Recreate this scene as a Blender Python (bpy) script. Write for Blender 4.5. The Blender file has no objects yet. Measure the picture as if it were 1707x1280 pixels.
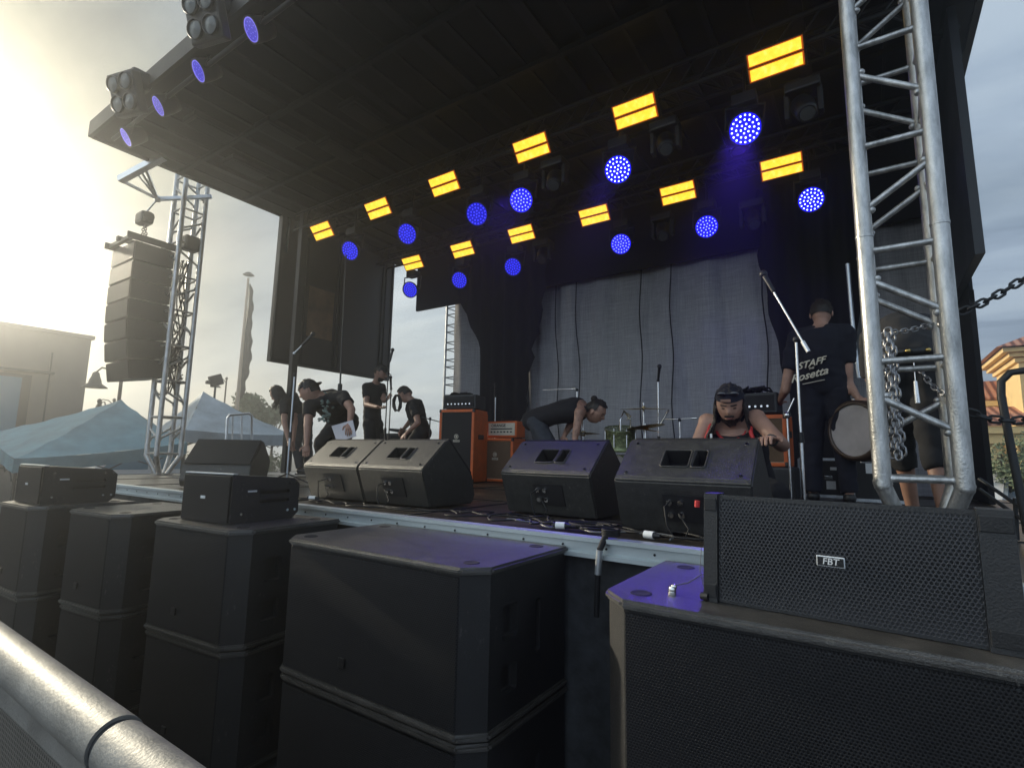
import bpy, bmesh, math, random
from mathutils import Vector, Matrix, noise
rnd = random.Random(7)
V = Vector
R = math.radians
C = bpy.context.scene.collection
scene = bpy.context.scene

# ------------------------------------------------------------------ camera
CAM = V((0, 0, 1.6)); F_PX = 875.14; W0, H0 = 1707, 1280
yaw, pitch, roll = R(34.036), R(7.6755), R(1.0525)
fwd = V((-math.sin(yaw)*math.cos(pitch), math.cos(yaw)*math.cos(pitch), math.sin(pitch)))
rt0 = V((math.cos(yaw), math.sin(yaw), 0)); up0 = rt0.cross(fwd)
crt = rt0*math.cos(roll) + up0*math.sin(roll)
cup = -rt0*math.sin(roll) + up0*math.cos(roll)
cd = bpy.data.cameras.new('camera'); cam = bpy.data.objects.new('camera', cd); C.objects.link(cam)
m = Matrix((crt, cup, -fwd)).transposed().to_4x4(); m.translation = CAM
cam.matrix_world = m
cd.sensor_fit = 'HORIZONTAL'; cd.sensor_width = 36; cd.lens = F_PX/W0*36
cd.clip_start = 0.05; cd.clip_end = 2000
scene.camera = cam

def ray(x, y): return fwd + crt*((x-W0/2)/F_PX) - cup*((y-H0/2)/F_PX)
def at(x, y, Y):                       # point at real depth Y (world) seen at photo pixel x, y
    d = ray(x, y); return CAM + d*(Y/d.y)
def atx(x, y, X):
    d = ray(x, y); return CAM + d*(X/d.x)

# ------------------------------------------------------------------ world, sun, exposure
SUN_AZ, SUN_EL = -90.0, 17.5           # azimuth measured from +Y, elevation
sd = V((math.sin(R(SUN_AZ))*math.cos(R(SUN_EL)), math.cos(R(SUN_AZ))*math.cos(R(SUN_EL)), math.sin(R(SUN_EL))))
w = bpy.data.worlds.new('World'); scene.world = w; w.use_nodes = True
nt = w.node_tree; nt.nodes.clear()
def N(nt, t, **kw):
    n = nt.nodes.new(t)
    for k, v in kw.items():
        if k == 'ins':
            for i, x in v.items(): n.inputs[i].default_value = x
        else: setattr(n, k, v)
    return n
def math_n(nt, op, a, b=None, clamp=False):
    n = nt.nodes.new('ShaderNodeMath'); n.operation = op; n.use_clamp = clamp
    for i, x in enumerate((a, b)):
        if x is None: continue
        if isinstance(x, (int, float)): n.inputs[i].default_value = x
        else: nt.links.new(x, n.inputs[i])
    return n.outputs[0]
def ramp(nt, fac, stops, interp='LINEAR'):
    n = nt.nodes.new('ShaderNodeValToRGB'); n.color_ramp.interpolation = interp
    e = n.color_ramp.elements
    while len(e) < len(stops): e.new(0.5)
    for i, (p, c) in enumerate(stops):
        e[i].position = p; e[i].color = (*c, 1) if len(c) == 3 else c
    nt.links.new(fac, n.inputs[0]); return n.outputs[0]
def mixc(nt, fac, a, b, mode='MIX'):
    n = nt.nodes.new('ShaderNodeMix'); n.data_type = 'RGBA'; n.blend_type = mode
    for s, x in ((0, fac), (6, a), (7, b)):
        if isinstance(x, (int, float)): n.inputs[s].default_value = x
        elif isinstance(x, tuple): n.inputs[s].default_value = (*x, 1) if len(x) == 3 else x
        else: nt.links.new(x, n.inputs[s])
    return n.outputs[2]
sky = N(nt, 'ShaderNodeTexSky', sky_type='NISHITA', sun_disc=False, sun_elevation=R(SUN_EL), sun_rotation=R(SUN_AZ), air_density=1.2, dust_density=2.0)
tc = N(nt, 'ShaderNodeTexCoord')
nrm = N(nt, 'ShaderNodeVectorMath', operation='NORMALIZE'); nt.links.new(tc.outputs['Generated'], nrm.inputs[0])
dt = N(nt, 'ShaderNodeVectorMath', operation='DOT_PRODUCT', ins={1: sd}); nt.links.new(nrm.outputs[0], dt.inputs[0])
dotp = math_n(nt, 'MAXIMUM', dt.outputs['Value'], 0.0)
glow = math_n(nt, 'POWER', dotp, 26.0)
glow2 = math_n(nt, 'POWER', dotp, 60.0)
sep = N(nt, 'ShaderNodeSeparateXYZ'); nt.links.new(nrm.outputs[0], sep.inputs[0])
den = math_n(nt, 'ADD', math_n(nt, 'MAXIMUM', sep.outputs[2], 0.0), 0.16)
cmb = N(nt, 'ShaderNodeCombineXYZ')
nt.links.new(math_n(nt, 'DIVIDE', sep.outputs[0], den), cmb.inputs[0]); nt.links.new(math_n(nt, 'DIVIDE', sep.outputs[1], den), cmb.inputs[1])
mp = N(nt, 'ShaderNodeMapping', ins={2: (0, 0, R(-20)), 1: (3.1, 1.7, 0), 3: (0.45, 1.15, 1)}); nt.links.new(cmb.outputs[0], mp.inputs[0])
n1 = N(nt, 'ShaderNodeTexNoise', ins={'Scale': 0.85, 'Detail': 7, 'Roughness': 0.55, 'Distortion': 0.6}); nt.links.new(mp.outputs[0], n1.inputs['Vector'])
n2 = N(nt, 'ShaderNodeTexNoise', ins={'Scale': 2.6, 'Detail': 6, 'Roughness': 0.6, 'Distortion': 0.3}); nt.links.new(mp.outputs[0], n2.inputs['Vector'])
cover = ramp(nt, n1.outputs[0], [(0.36, (.62,)*3), (0.52, (.97,)*3), (1, (1,)*3)])
shade = ramp(nt, n2.outputs[0], [(0.30, (.50, .54, .60)), (0.47, (.88, .90, .92)), (0.60, (1.08, 1.07, 1.04)), (.75, (1.18, 1.15, 1.1))])
cbase = mixc(nt, glow, (.34, .42, .52), (.42, .34, .15))
cbase = mixc(nt, ramp(nt, dotp, [(0.12, (0, 0, 0)), (0.6, (1, 1, 1)), (0.78, (.75,)*3), (0.95, (0, 0, 0))]), cbase, mixc(nt, 0.5, cbase, (1.0, 1.06, 1.02)))
cbase = mixc(nt, ramp(nt, dotp, [(0.80, (0, 0, 0)), (0.93, (1, 1, 1))]), cbase, mixc(nt, glow, (.24, .27, .27), (.40, .33, .15)))
cloud = mixc(nt, 1.0, cbase, shade, 'MULTIPLY')
add = mixc(nt, glow2, (0, 0, 0), (1.3, 1.1, .7))
cloud = mixc(nt, 1.0, cloud, add, 'ADD')
behind = math_n(nt, 'ADD', math_n(nt, 'MULTIPLY', math_n(nt, 'MAXIMUM', math_n(nt, 'MULTIPLY', sep.outputs[1], -1.0), 0.0), 1.3), 1.0)   # unseen sky behind the camera brightened as added fill for the stage
bcm = N(nt, 'ShaderNodeVectorMath', operation='SCALE'); nt.links.new(cloud, bcm.inputs[0]); nt.links.new(behind, bcm.inputs['Scale']); cloud = bcm.outputs[0]
b1 = N(nt, 'ShaderNodeBackground', ins={1: 0.055}); nt.links.new(sky.outputs[0], b1.inputs[0])
b2 = N(nt, 'ShaderNodeBackground', ins={1: 1.0}); nt.links.new(cloud, b2.inputs[0])
ms = N(nt, 'ShaderNodeMixShader'); nt.links.new(cover, ms.inputs[0]); nt.links.new(b1.outputs[0], ms.inputs[1]); nt.links.new(b2.outputs[0], ms.inputs[2])
wo = N(nt, 'ShaderNodeOutputWorld'); nt.links.new(ms.outputs[0], wo.inputs[0])
sl = bpy.data.lights.new('sun', 'SUN'); sl.energy = 3.4; sl.angle = R(1.5); sl.color = (1, .90, .70)
so = bpy.data.objects.new('sun', sl); C.objects.link(so); so.rotation_euler = (-sd).to_track_quat('-Z', 'Y').to_euler()
scene.view_settings.view_transform = 'Standard'; scene.view_settings.look = 'None'
scene.view_settings.exposure = 0.38; scene.view_settings.gamma = 1
scene.cycles.use_denoising = True; scene.cycles.max_bounces = 6; scene.cycles.volume_bounces = 0
scene.cycles.sample_clamp_indirect = 4; scene.cycles.sample_clamp_direct = 0
scene.cycles.caustics_reflective = False; scene.cycles.caustics_refractive = False

# ------------------------------------------------------------------ materials
def mat(name, col, rough=.6, metal=0., var=.0, vscale=8, bump=0., bscale=60, spec=.5, emit=None, es=1., trans=0., streak=None):
    m = bpy.data.materials.new(name); m.use_nodes = True; t = m.node_tree; b = t.nodes['Principled BSDF']
    b.inputs['Base Color'].default_value = (*col, 1); b.inputs['Roughness'].default_value = rough; b.inputs['Metallic'].default_value = metal
    b.inputs['Specular IOR Level'].default_value = spec
    if trans: b.inputs['Transmission Weight'].default_value = trans
    tcn = None
    if var or bump: tcn = N(t, 'ShaderNodeTexCoord')
    if var:
        mpn = N(t, 'ShaderNodeMapping', ins={3: streak or (1, 1, 1)}); t.links.new(tcn.outputs['Object'], mpn.inputs[0])
        nn = N(t, 'ShaderNodeTexNoise', ins={'Scale': vscale, 'Detail': 6, 'Roughness': .65}); t.links.new(mpn.outputs[0], nn.inputs['Vector'])
        lo = tuple(max(0, c*(1-var)) for c in col); hi = tuple(min(1, c*(1+var)) for c in col)
        t.links.new(ramp(t, nn.outputs[0], [(.3, lo), (.7, hi)]), b.inputs['Base Color'])
        rr = math_n(t, 'ADD', math_n(t, 'MULTIPLY', nn.outputs[0], .3), rough-.15, True); t.links.new(rr, b.inputs['Roughness'])
    if bump:
        nb = N(t, 'ShaderNodeTexNoise', ins={'Scale': bscale, 'Detail': 3}); t.links.new(tcn.outputs['Object'], nb.inputs['Vector'])
        bp = N(t, 'ShaderNodeBump', ins={'Strength': bump, 'Distance': .01}); t.links.new(nb.outputs[0], bp.inputs['Height']); t.links.new(bp.outputs[0], b.inputs['Normal'])
    if emit:
        b.inputs['Emission Color'].default_value = (*emit, 1); b.inputs['Emission Strength'].default_value = es
    return m
def scuff(m, amt=.10, col=(.16, .15, .14)):
    t = m.node_tree; b = t.nodes['Principled BSDF']; src = b.inputs['Base Color'].links[0].from_socket; tcn = N(t, 'ShaderNodeTexCoord')
    mpn = N(t, 'ShaderNodeMapping', ins={2: (0, 0, .5), 3: (1, 1, .35)}); t.links.new(tcn.outputs['Object'], mpn.inputs[0])
    a = N(t, 'ShaderNodeTexNoise', ins={'Scale': 75., 'Detail': 4., 'Roughness': .7}); t.links.new(mpn.outputs[0], a.inputs['Vector'])
    c = N(t, 'ShaderNodeTexNoise', ins={'Scale': 3.5, 'Detail': 2.}); t.links.new(tcn.outputs['Object'], c.inputs['Vector'])
    k = math_n(t, 'MULTIPLY', ramp(t, a.outputs[0], [(.60, (0, 0, 0)), (.70, (1, 1, 1))]), ramp(t, c.outputs[0], [(.42, (0, 0, 0)), (.62, (amt*4,)*3)]), True)
    t.links.new(mixc(t, k, src, col), b.inputs['Base Color']); return m
def hexmat(name, pitch=.009, metalcol=(.05, .05, .053), hole=(.004, .004, .005), r=.33, rough=.5, ax='XZ', slot=False, bump=.6, sx=1., sz=1.):
    m = mat(name, metalcol, rough, .0, spec=.22); t = m.node_tree; b = t.nodes['Principled BSDF']
    tcn = N(t, 'ShaderNodeTexCoord'); s = N(t, 'ShaderNodeSeparateXYZ'); t.links.new(tcn.outputs['Object'], s.inputs[0])
    a = s.outputs[ax[0]]; c = s.outputs[ax[1]]
    u = math_n(t, 'DIVIDE', a, pitch*sx); v = math_n(t, 'DIVIDE', c, pitch*1.732*sz)
    def lat(o):
        fu = math_n(t, 'SUBTRACT', math_n(t, 'FRACT', math_n(t, 'ADD', u, o)), .5)
        fv = math_n(t, 'MULTIPLY', math_n(t, 'SUBTRACT', math_n(t, 'FRACT', math_n(t, 'ADD', v, o)), .5), 1.732)
        if slot: fv = math_n(t, 'MULTIPLY', math_n(t, 'MAXIMUM', math_n(t, 'SUBTRACT', math_n(t, 'ABSOLUTE', fv), .14), 0.), 1.)
        return math_n(t, 'SQRT', math_n(t, 'ADD', math_n(t, 'MULTIPLY', fu, fu), math_n(t, 'MULTIPLY', fv, fv)))
    d = math_n(t, 'MINIMUM', lat(0.), lat(.5))
    k = ramp(t, d, [(r-.06, (0, 0, 0)), (r+.04, (1, 1, 1))])
    nn = N(t, 'ShaderNodeTexNoise', ins={'Scale': 5., 'Detail': 5}); t.links.new(tcn.outputs['Object'], nn.inputs['Vector'])
    mc = mixc(t, nn.outputs[0], tuple(x*.65 for x in metalcol), tuple(x*1.35 for x in metalcol))
    t.links.new(mixc(t, k, hole, mc), b.inputs['Base Color'])
    bp = N(t, 'ShaderNodeBump', ins={'Strength': bump, 'Distance': .002}); t.links.new(k, bp.inputs['Height']); t.links.new(bp.outputs[0], b.inputs['Normal'])
    return m
M = {}
M['ground'] = mat('asphalt', (.075, .075, .078), .85, var=.35, vscale=3, bump=.3, bscale=80)
M['deck'] = mat('deck_board', (.045, .036, .028), .32, var=.5, vscale=2.5, bump=.1, bscale=40, streak=(.3, 4, 1))
M['alu'] = mat('aluminium', (.62, .65, .68), .38, .85, var=.16, vscale=4, bump=.08, bscale=50)
M['alu_truss'] = mat('truss_aluminium', (.46, .46, .45), .40, .85, var=.45, vscale=22, bump=.2, bscale=120, streak=(1, 1, .3))
M['rail_alu'] = mat('edge_rail_aluminium', (.5, .56, .58), .45, .6, var=.12, vscale=5, streak=(.3, 1, 1))
M['galv'] = mat('galvanised_steel', (.27, .265, .25), .55, .65, var=.25, vscale=9, bump=.12, bscale=150)
M['skirt'] = mat('skirt_cloth', (.035, .037, .040), .8, var=.6, vscale=9, bump=.9, bscale=9)
M['black'] = mat('black_plastic', (.010, .010, .011), .45, var=.3, vscale=10, bump=.15, bscale=200)
M['sub'] = mat('textured_black_paint', (.010, .010, .0115), .42, var=.35, vscale=4, bump=.55, bscale=420)
M['wedge'] = mat('worn_grey_black_paint', (.023, .023, .021), .46, var=.5, vscale=26, bump=.40, bscale=260, spec=.6)
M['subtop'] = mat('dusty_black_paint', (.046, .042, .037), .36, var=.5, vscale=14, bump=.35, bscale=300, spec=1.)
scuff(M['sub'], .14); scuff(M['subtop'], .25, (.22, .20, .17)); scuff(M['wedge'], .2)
M['dark'] = mat('deep_black', (.006, .006, .007), .8)
M['grille'] = hexmat('speaker_grille', .0085, (.020, .020, .022), (.003, .003, .004))
M['grille_fine'] = hexmat('fine_grille', .007, (.018, .018, .020))
M['chrome_dark'] = mat('dark_glossy_lens', (.01, .01, .015), .08, spec=1.)
M['chrome'] = mat('chrome', (.75, .75, .75), .15, 1.)
M['logo'] = mat('badge_silver', (.75, .77, .78), .35, .4)
M['white'] = mat('white_plastic', (.78, .78, .76), .4)
M['roof'] = mat('roof_underside', (.004, .0048, .0062), .55, var=.25, vscale=2.5, bump=.1, bscale=12, spec=.3)
M['roofrib'] = mat('roof_rib', (.008, .0095, .012), .5, .0, var=.2, vscale=3, spec=.35)
M['panel'] = mat('side_panel_black', (.011, .012, .015), .5, var=.3, vscale=1.5, bump=.1, bscale=10)
M['drape'] = mat('black_drape', (.007, .007, .009), .95, bump=.4, bscale=6)
M['orange'] = mat('orange_vinyl', (.62, .12, .018), .5, var=.18, vscale=9, bump=.3, bscale=220)
M['brown_grille'] = mat('basket_weave_cloth', (.15, .095, .055), .85, var=.3, vscale=120, bump=.6, bscale=500)
M['black_grille'] = mat('black_grille_cloth', (.014, .013, .013), .8, var=.3, vscale=80, bump=.4, bscale=400)
M['cream'] = mat('cream_face_plate', (.62, .56, .44), .5)
M['brass'] = mat('cymbal_bronze', (.62, .46, .16), .28, .95, var=.2, vscale=8, bump=.15, bscale=30)
M['sparkle'] = mat('green_wrap', (.32, .36, .18), .25, .5, var=.6, vscale=30)
M['skin_mat'] = mat('skin', (.38, .215, .155), .55, var=.2, vscale=9, bump=.05, bscale=60)
M['skin_dark'] = mat('shade_darkened_skin', (.24, .13, .09), .5, var=.15, vscale=9)  # skin colour darkened to imitate shade on its wearer
M['skin_tattoo'] = mat('tattooed_skin', (.36, .20, .14), .5, var=.4, vscale=20)
M['hair'] = mat('dark_hair', (.018, .013, .010), .5, var=.5, vscale=30, bump=.8, bscale=90, streak=(1, 1, .2))
M['eye'] = mat('eye_dark', (.03, .02, .015), .2)
M['lip'] = mat('lips', (.25, .09, .07), .5)
M['tee'] = mat('black_cotton', (.009, .009, .011), .9, bump=.3, bscale=14)
M['tee_navy'] = mat('navy_cotton', (.004, .005, .013), .9, bump=.3, bscale=14)
M['tee_grey'] = mat('grey_cotton', (.018, .018, .020), .9, bump=.3, bscale=14)
M['jeans'] = mat('dark_denim', (.035, .040, .050), .85, var=.3, vscale=25, bump=.4, bscale=25)
M['red'] = mat('red_trim', (.55, .03, .03), .6)
M['yellow'] = mat('yellow_plastic', (.75, .6, .05), .5)
M['paper'] = mat('paper', (.62, .60, .64), .8)
M['conc'] = mat('stucco_grey', (.17, .148, .13), .85, var=.12, vscale=1.5, bump=.15, bscale=30)
M['stucco'] = mat('stucco_yellow', (.80, .58, .27), .85, var=.1, vscale=2, bump=.15, bscale=30)
M['stucco_tan'] = mat('stucco_tan', (.48, .37, .27), .85, var=.1, vscale=2)
M['brick'] = mat('brick_red', (.30, .13, .08), .85, var=.35, vscale=12)
M['glass_blue'] = mat('window_glass', (.05, .16, .24), .25, 0., spec=.9)
M['tent'] = mat('tent_fabric_teal', (.10, .20, .24), .7, var=.3, vscale=2, bump=.2, bscale=3)
M['tent_white'] = mat('tent_fabric_pale', (.27, .31, .34), .7, var=.3, vscale=2, bump=.2, bscale=3)
M['iron'] = mat('dark_iron', (.03, .032, .035), .5, .4)
M['flag'] = mat('flag_cloth', (.05, .05, .055), .9, var=.5, vscale=3)
M['leaf'] = mat('leaf_green', (.07, .10, .04), .7, var=.5, vscale=3)
M['leaf2'] = mat('leaf_olive', (.16, .19, .10), .7, var=.5, vscale=6)
M['bark'] = mat('bark', (.10, .07, .05), .9, var=.3, vscale=12)
M['carw'] = mat('car_paint_white', (.6, .6, .6), .2)
M['card'] = mat('car_paint_dark', (.05, .06, .07), .2)
M['rubber'] = mat('rubber', (.012, .012, .012), .7)
M['cable'] = mat('cable_rubber', (.010, .010, .011), .65, spec=.3)
M['cable_grey'] = mat('cable_grey_rubber', (.10, .10, .10), .4)
M['lens_grey'] = mat('unlit_lens', (.10, .11, .11), .25, .2)
M['steel'] = mat('dull_steel', (.36, .36, .37), .34, .95, var=.3, vscale=40)
M['kb'] = mat('drum_head', (.36, .33, .33), .5, var=.2, vscale=4)
M['blue_lens'] = mat('blue_lens', (.01, .01, .2), .3, emit=(.006, .003, 1.0), es=.38)
M['blue_lens_near'] = mat('blue_lens_bright', (.01, .01, .2), .3, emit=(.006, .002, 1.0), es=1.1)
M['blue_led'] = mat('blue_led_dot', (.1, .1, .5), .3, emit=(.30, .38, 1.0), es=6.)
M['blue_led_mid'] = mat('blue_led_dot_middle', (.1, .1, .5), .3, emit=(.16, .20, 1.0), es=3.4)
M['blue_led_far'] = mat('blue_led_dot_angled', (.1, .1, .5), .3, emit=(.07, .08, 1.0), es=1.6)
M['wash_lens'] = mat('violet_blue_lens', (.05, .05, .4), .3, emit=(.02, .012, .6), es=.5)
M['wash_rim'] = mat('pale_violet_rim', (.1, .1, .5), .3, emit=(.25, .22, .8), es=.7)
M['amber'] = mat('amber_led_strip', (.3, .2, .02), .4, emit=(1., .54, .045), es=2.5)
def tile_mat():
    m = mat('clay_tiles', (.36, .12, .07), .8); t = m.node_tree; b = t.nodes['Principled BSDF']
    tcn = N(t, 'ShaderNodeTexCoord'); wv = N(t, 'ShaderNodeTexWave', ins={'Scale': 1.6, 'Distortion': .4}); wv.bands_direction = 'X'
    t.links.new(tcn.outputs['Object'], wv.inputs[0]); nn = N(t, 'ShaderNodeTexNoise', ins={'Scale': 6.})
    t.links.new(ramp(t, wv.outputs[1], [(.2, (.13, .045, .03)), (.5, (.38, .13, .08)), (.9, (.46, .24, .16))]), b.inputs['Base Color']); return m
M['tile'] = tile_mat()
def curtain_mat():
    m = mat('grey_mesh_curtain', (.2, .2, .26), .9); t = m.node_tree; b = t.nodes['Principled BSDF']
    tcn = N(t, 'ShaderNodeTexCoord')
    def ns(sc, st):
        mpn = N(t, 'ShaderNodeMapping', ins={3: st}); t.links.new(tcn.outputs['Object'], mpn.inputs[0])
        nn = N(t, 'ShaderNodeTexNoise', ins={'Scale': sc, 'Detail': 3}); t.links.new(mpn.outputs[0], nn.inputs['Vector']); return nn.outputs[0]
    h = ns(14, (.25, 1, 9)); vv = ns(14, (9, 1, .25)); big = ns(1.2, (1, 1, 1))
    s = math_n(t, 'ADD', math_n(t, 'MULTIPLY', h, .5), math_n(t, 'MULTIPLY', vv, .5))
    s = math_n(t, 'ADD', math_n(t, 'MULTIPLY', s, .8), math_n(t, 'MULTIPLY', big, .2))
    t.links.new(ramp(t, s, [(.30, (.20, .20, .205)), (.5, (.34, .335, .345)), (.70, (.50, .49, .50))]), b.inputs['Base Color'])
    return m
M['curtain'] = curtain_mat()
def amber_mat():
    m = mat('amber_led_strip', (.3, .15, .02), .4, emit=(1, .4, .03), es=1.); t = m.node_tree; b = t.nodes['Principled BSDF']
    g = N(t, 'ShaderNodeTexCoord'); nn = N(t, 'ShaderNodeTexNoise', ins={'Scale': 22., 'Detail': 3.}); t.links.new(g.outputs['Object'], nn.inputs['Vector'])
    t.links.new(ramp(t, nn.outputs[0], [(.3, (1., .62, .03)), (.55, (1., .70, .06)), (.75, (1., .80, .20))]), b.inputs['Emission Color']); b.inputs['Emission Strength'].default_value = 1.1
    return m
M['amber'] = amber_mat()
M['amber_glow_rim'] = mat('orange_glow_rim', (.2, .05, .01), .5, emit=(1., .16, .005), es=.30)  # emission imitating the orange glow around the lit strips

# ------------------------------------------------------------------ mesh helpers
class MB:
    def __init__(s): s.v = []; s.f = []; s.sm = []
    def add(s, vs, fs, smooth=False):
        o = len(s.v); s.v += [V(p) for p in vs]; s.f += [tuple(i+o for i in f) for f in fs]; s.sm += [smooth]*len(fs); return s
    def box(s, c, d, rot=None, bev=0.):
        hx, hy, hz = d[0]/2, d[1]/2, d[2]/2; c = V(c)
        q = rot or Matrix.Identity(3)
        if bev > 0:
            bm = bmesh.new(); bmesh.ops.create_cube(bm, size=1)
            for v in bm.verts: v.co = V((v.co.x*d[0], v.co.y*d[1], v.co.z*d[2]))
            bmesh.ops.bevel(bm, geom=bm.edges[:], offset=bev, segments=2, profile=.6, affect='EDGES')
            bm.verts.index_update()
            s.add([c + q @ v.co for v in bm.verts], [[v.index for v in f.verts] for f in bm.faces]); bm.free(); return s
        P = [c + q @ V((x*hx, y*hy, z*hz)) for x, y, z in ((-1,-1,-1),(1,-1,-1),(1,1,-1),(-1,1,-1),(-1,-1,1),(1,-1,1),(1,1,1),(-1,1,1))]
        return s.add(P, [(0,3,2,1),(4,5,6,7),(0,1,5,4),(1,2,6,5),(2,3,7,6),(3,0,4,7)])
    def hexa(s, P): return s.add(P, [(0,3,2,1),(4,5,6,7),(0,1,5,4),(1,2,6,5),(2,3,7,6),(3,0,4,7)])
    def prism(s, poly, axis, a, b):            # poly of 2D points extruded along axis from a to b
        n = len(poly)
        def p(u, v, t): return {'X': (t, u, v), 'Y': (u, t, v), 'Z': (u, v, t)}[axis]
        vs = [p(u, v, a) for u, v in poly] + [p(u, v, b) for u, v in poly]
        return s.add(vs, [tuple(range(n))[::-1], tuple(range(n, 2*n))] + [(i, (i+1) % n, (i+1) % n+n, i+n) for i in range(n)])
    def cyl(s, p0, p1, r0, r1=None, n=12, caps=True):
        p0, p1 = V(p0), V(p1); r1 = r0 if r1 is None else r1
        d = (p1-p0).normalized(); u = d.orthogonal().normalized(); v = d.cross(u)
        vs = [p0 + (u*math.cos(2*math.pi*i/n) + v*math.sin(2*math.pi*i/n))*r0 for i in range(n)] + [p1 + (u*math.cos(2*math.pi*i/n) + v*math.sin(2*math.pi*i/n))*r1 for i in range(n)]
        s.add(vs, [(i, (i+1) % n, (i+1) % n+n, i+n) for i in range(n)], True)
        if caps: s.add(vs[:n], [tuple(range(n))[::-1]]); s.add(vs[n:], [tuple(range(n))])
        return s
    def tube(s, pts, r, n=8, closed=False):
        pts = [V(p) for p in pts]; m = len(pts); o = len(s.v); u = None; rings = []
        for i, p in enumerate(pts):
            a = pts[i-1] if (i or closed) else p; b = pts[(i+1) % m] if (i < m-1 or closed) else p
            d = (b-a).normalized()
            u = d.orthogonal() if u is None else u - d*u.dot(d)
            if u.length < 1e-5: u = d.orthogonal()
            u = u.normalized(); v = d.cross(u); rr = r(i/(m-1)) if callable(r) else r
            rings.append([p + (u*math.cos(2*math.pi*k/n) + v*math.sin(2*math.pi*k/n))*rr for k in range(n)])
        vs = [q for g in rings for q in g]; fs = []
        for i in range(m if closed else m-1):
            j = (i+1) % m
            fs += [(i*n+k, i*n+(k+1) % n, j*n+(k+1) % n, j*n+k) for k in range(n)]
        s.add(vs, fs, True)
        if not closed: s.add(rings[0], [tuple(range(n))[::-1]]); s.add(rings[-1], [tuple(range(n))])
        return s
    def ell(s, c, r, rot=None, seg=16, rings=10, fn=None):
        c = V(c); q = rot or Matrix.Identity(3); vs = []; fs = []
        for i in range(rings+1):
            th = math.pi*i/rings
            for k in range(seg):
                ph = 2*math.pi*k/seg; d = V((math.sin(th)*math.cos(ph), math.sin(th)*math.sin(ph), math.cos(th)))
                p = V((d.x*r[0], d.y*r[1], d.z*r[2]))
                if fn: p = fn(d, p)
                vs.append(c + q @ p)
        for i in range(rings):
            for k in range(seg):
                a, b, cc, dd = i*seg+k, (i+1)*seg+k, (i+1)*seg+(k+1) % seg, i*seg+(k+1) % seg
                fs.append((a, b, cc, dd))
        return s.add(vs, fs, True)
    def lathe(s, prof, c, axis=V((0, 0, 1)), n=24):
        c = V(c); d = V(axis).normalized(); u = d.orthogonal().normalized(); v = d.cross(u); vs = []; fs = []
        for r, h in prof: vs += [c + d*h + (u*math.cos(2*math.pi*k/n) + v*math.sin(2*math.pi*k/n))*r for k in range(n)]
        for i in range(len(prof)-1): fs += [(i*n+k, i*n+(k+1) % n, (i+1)*n+(k+1) % n, (i+1)*n+k) for k in range(n)]
        return s.add(vs, fs, True)
    def cap(s, p0, p1, r0, r1, n=12):          # tapered capsule
        p0, p1 = V(p0), V(p1); d = (p1-p0); L = d.length; prof = []
        for i in range(5): a = math.pi/2*(i/4); prof.append((max(.0005, r0*math.sin(a)), -r0*math.cos(a)))
        for i in range(1, 5): t = i/5; prof.append((r0+(r1-r0)*t, L*t))
        for i in range(5): a = math.pi/2*(i/4); prof.append((max(.0005, r1*math.cos(a)), L+r1*math.sin(a)))
        return s.lathe(prof, p0, d, n)
    def loft(s, rings, n=18):                  # rings: (center, uvec, vvec)
        vs = []; fs = []
        for c, u, v in rings: vs += [V(c) + u*math.cos(2*math.pi*k/n) + v*math.sin(2*math.pi*k/n) for k in range(n)]
        for i in range(len(rings)-1): fs += [(i*n+k, i*n+(k+1) % n, (i+1)*n+(k+1) % n, (i+1)*n+k) for k in range(n)]
        m_ = len(rings)
        fs += [tuple(range(n))[::-1], tuple(range((m_-1)*n, m_*n))]
        return s.add(vs, fs, True)
    def mesh(s, name, off=V((0, 0, 0))):
        me = bpy.data.meshes.new(name); me.from_pydata([v - off for v in s.v], [], s.f)
        me.polygons.foreach_set('use_smooth', s.sm)
        me.update(); bm = bmesh.new(); bm.from_mesh(me); bmesh.ops.recalc_face_normals(bm, faces=bm.faces); bm.to_mesh(me); bm.free()
        return me
def link(name, me, m, parent=None, **pr):
    o = bpy.data.objects.new(name, me); C.objects.link(o)
    if m is not None: me.materials.append(M[m] if isinstance(m, str) else m)
    if parent: o.parent = parent
    for k, v in pr.items(): o[k] = v
    return o
def rootloc(p):
    while p.parent: p = p.parent
    return V(p.location)
def obj(name, mb, m, parent=None, label=None):
    off = rootloc(parent) if parent else V((0, 0, 0))
    o = link(name, mb.mesh(name, off), m, parent)
    if label: o['label'] = label
    return o
def thing(name, label, cat, loc=(0, 0, 0), group=None):
    o = bpy.data.objects.new(name, None); C.objects.link(o); o.location = loc; o.empty_display_size = .1
    o['label'] = label; o['category'] = cat
    if group: o['group'] = group
    return o
def solo(name, mb, m, label, cat, group=None, loc=None):
    off = V(loc) if loc is not None else V((0, 0, 0))
    if loc is None:
        off = sum(mb.v, V((0, 0, 0)))/len(mb.v)
    o = link(name, mb.mesh(name, off), m); o.location = off; o['label'] = label; o['category'] = cat
    if group: o['group'] = group
    return o
def struct(name, mb, m): return link(name, mb.mesh(name), m, None, kind='structure')
def dup(root, loc, rz, label, group=None):
    r = root.copy(); C.objects.link(r); r.location = loc; r.rotation_euler = (0, 0, rz); r['label'] = label
    if group: r['group'] = group
    for ch in list(root.children):
        c = ch.copy(); C.objects.link(c); c.parent = r
        for g in ch.children:
            d = g.copy(); C.objects.link(d); d.parent = c
    return r
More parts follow.
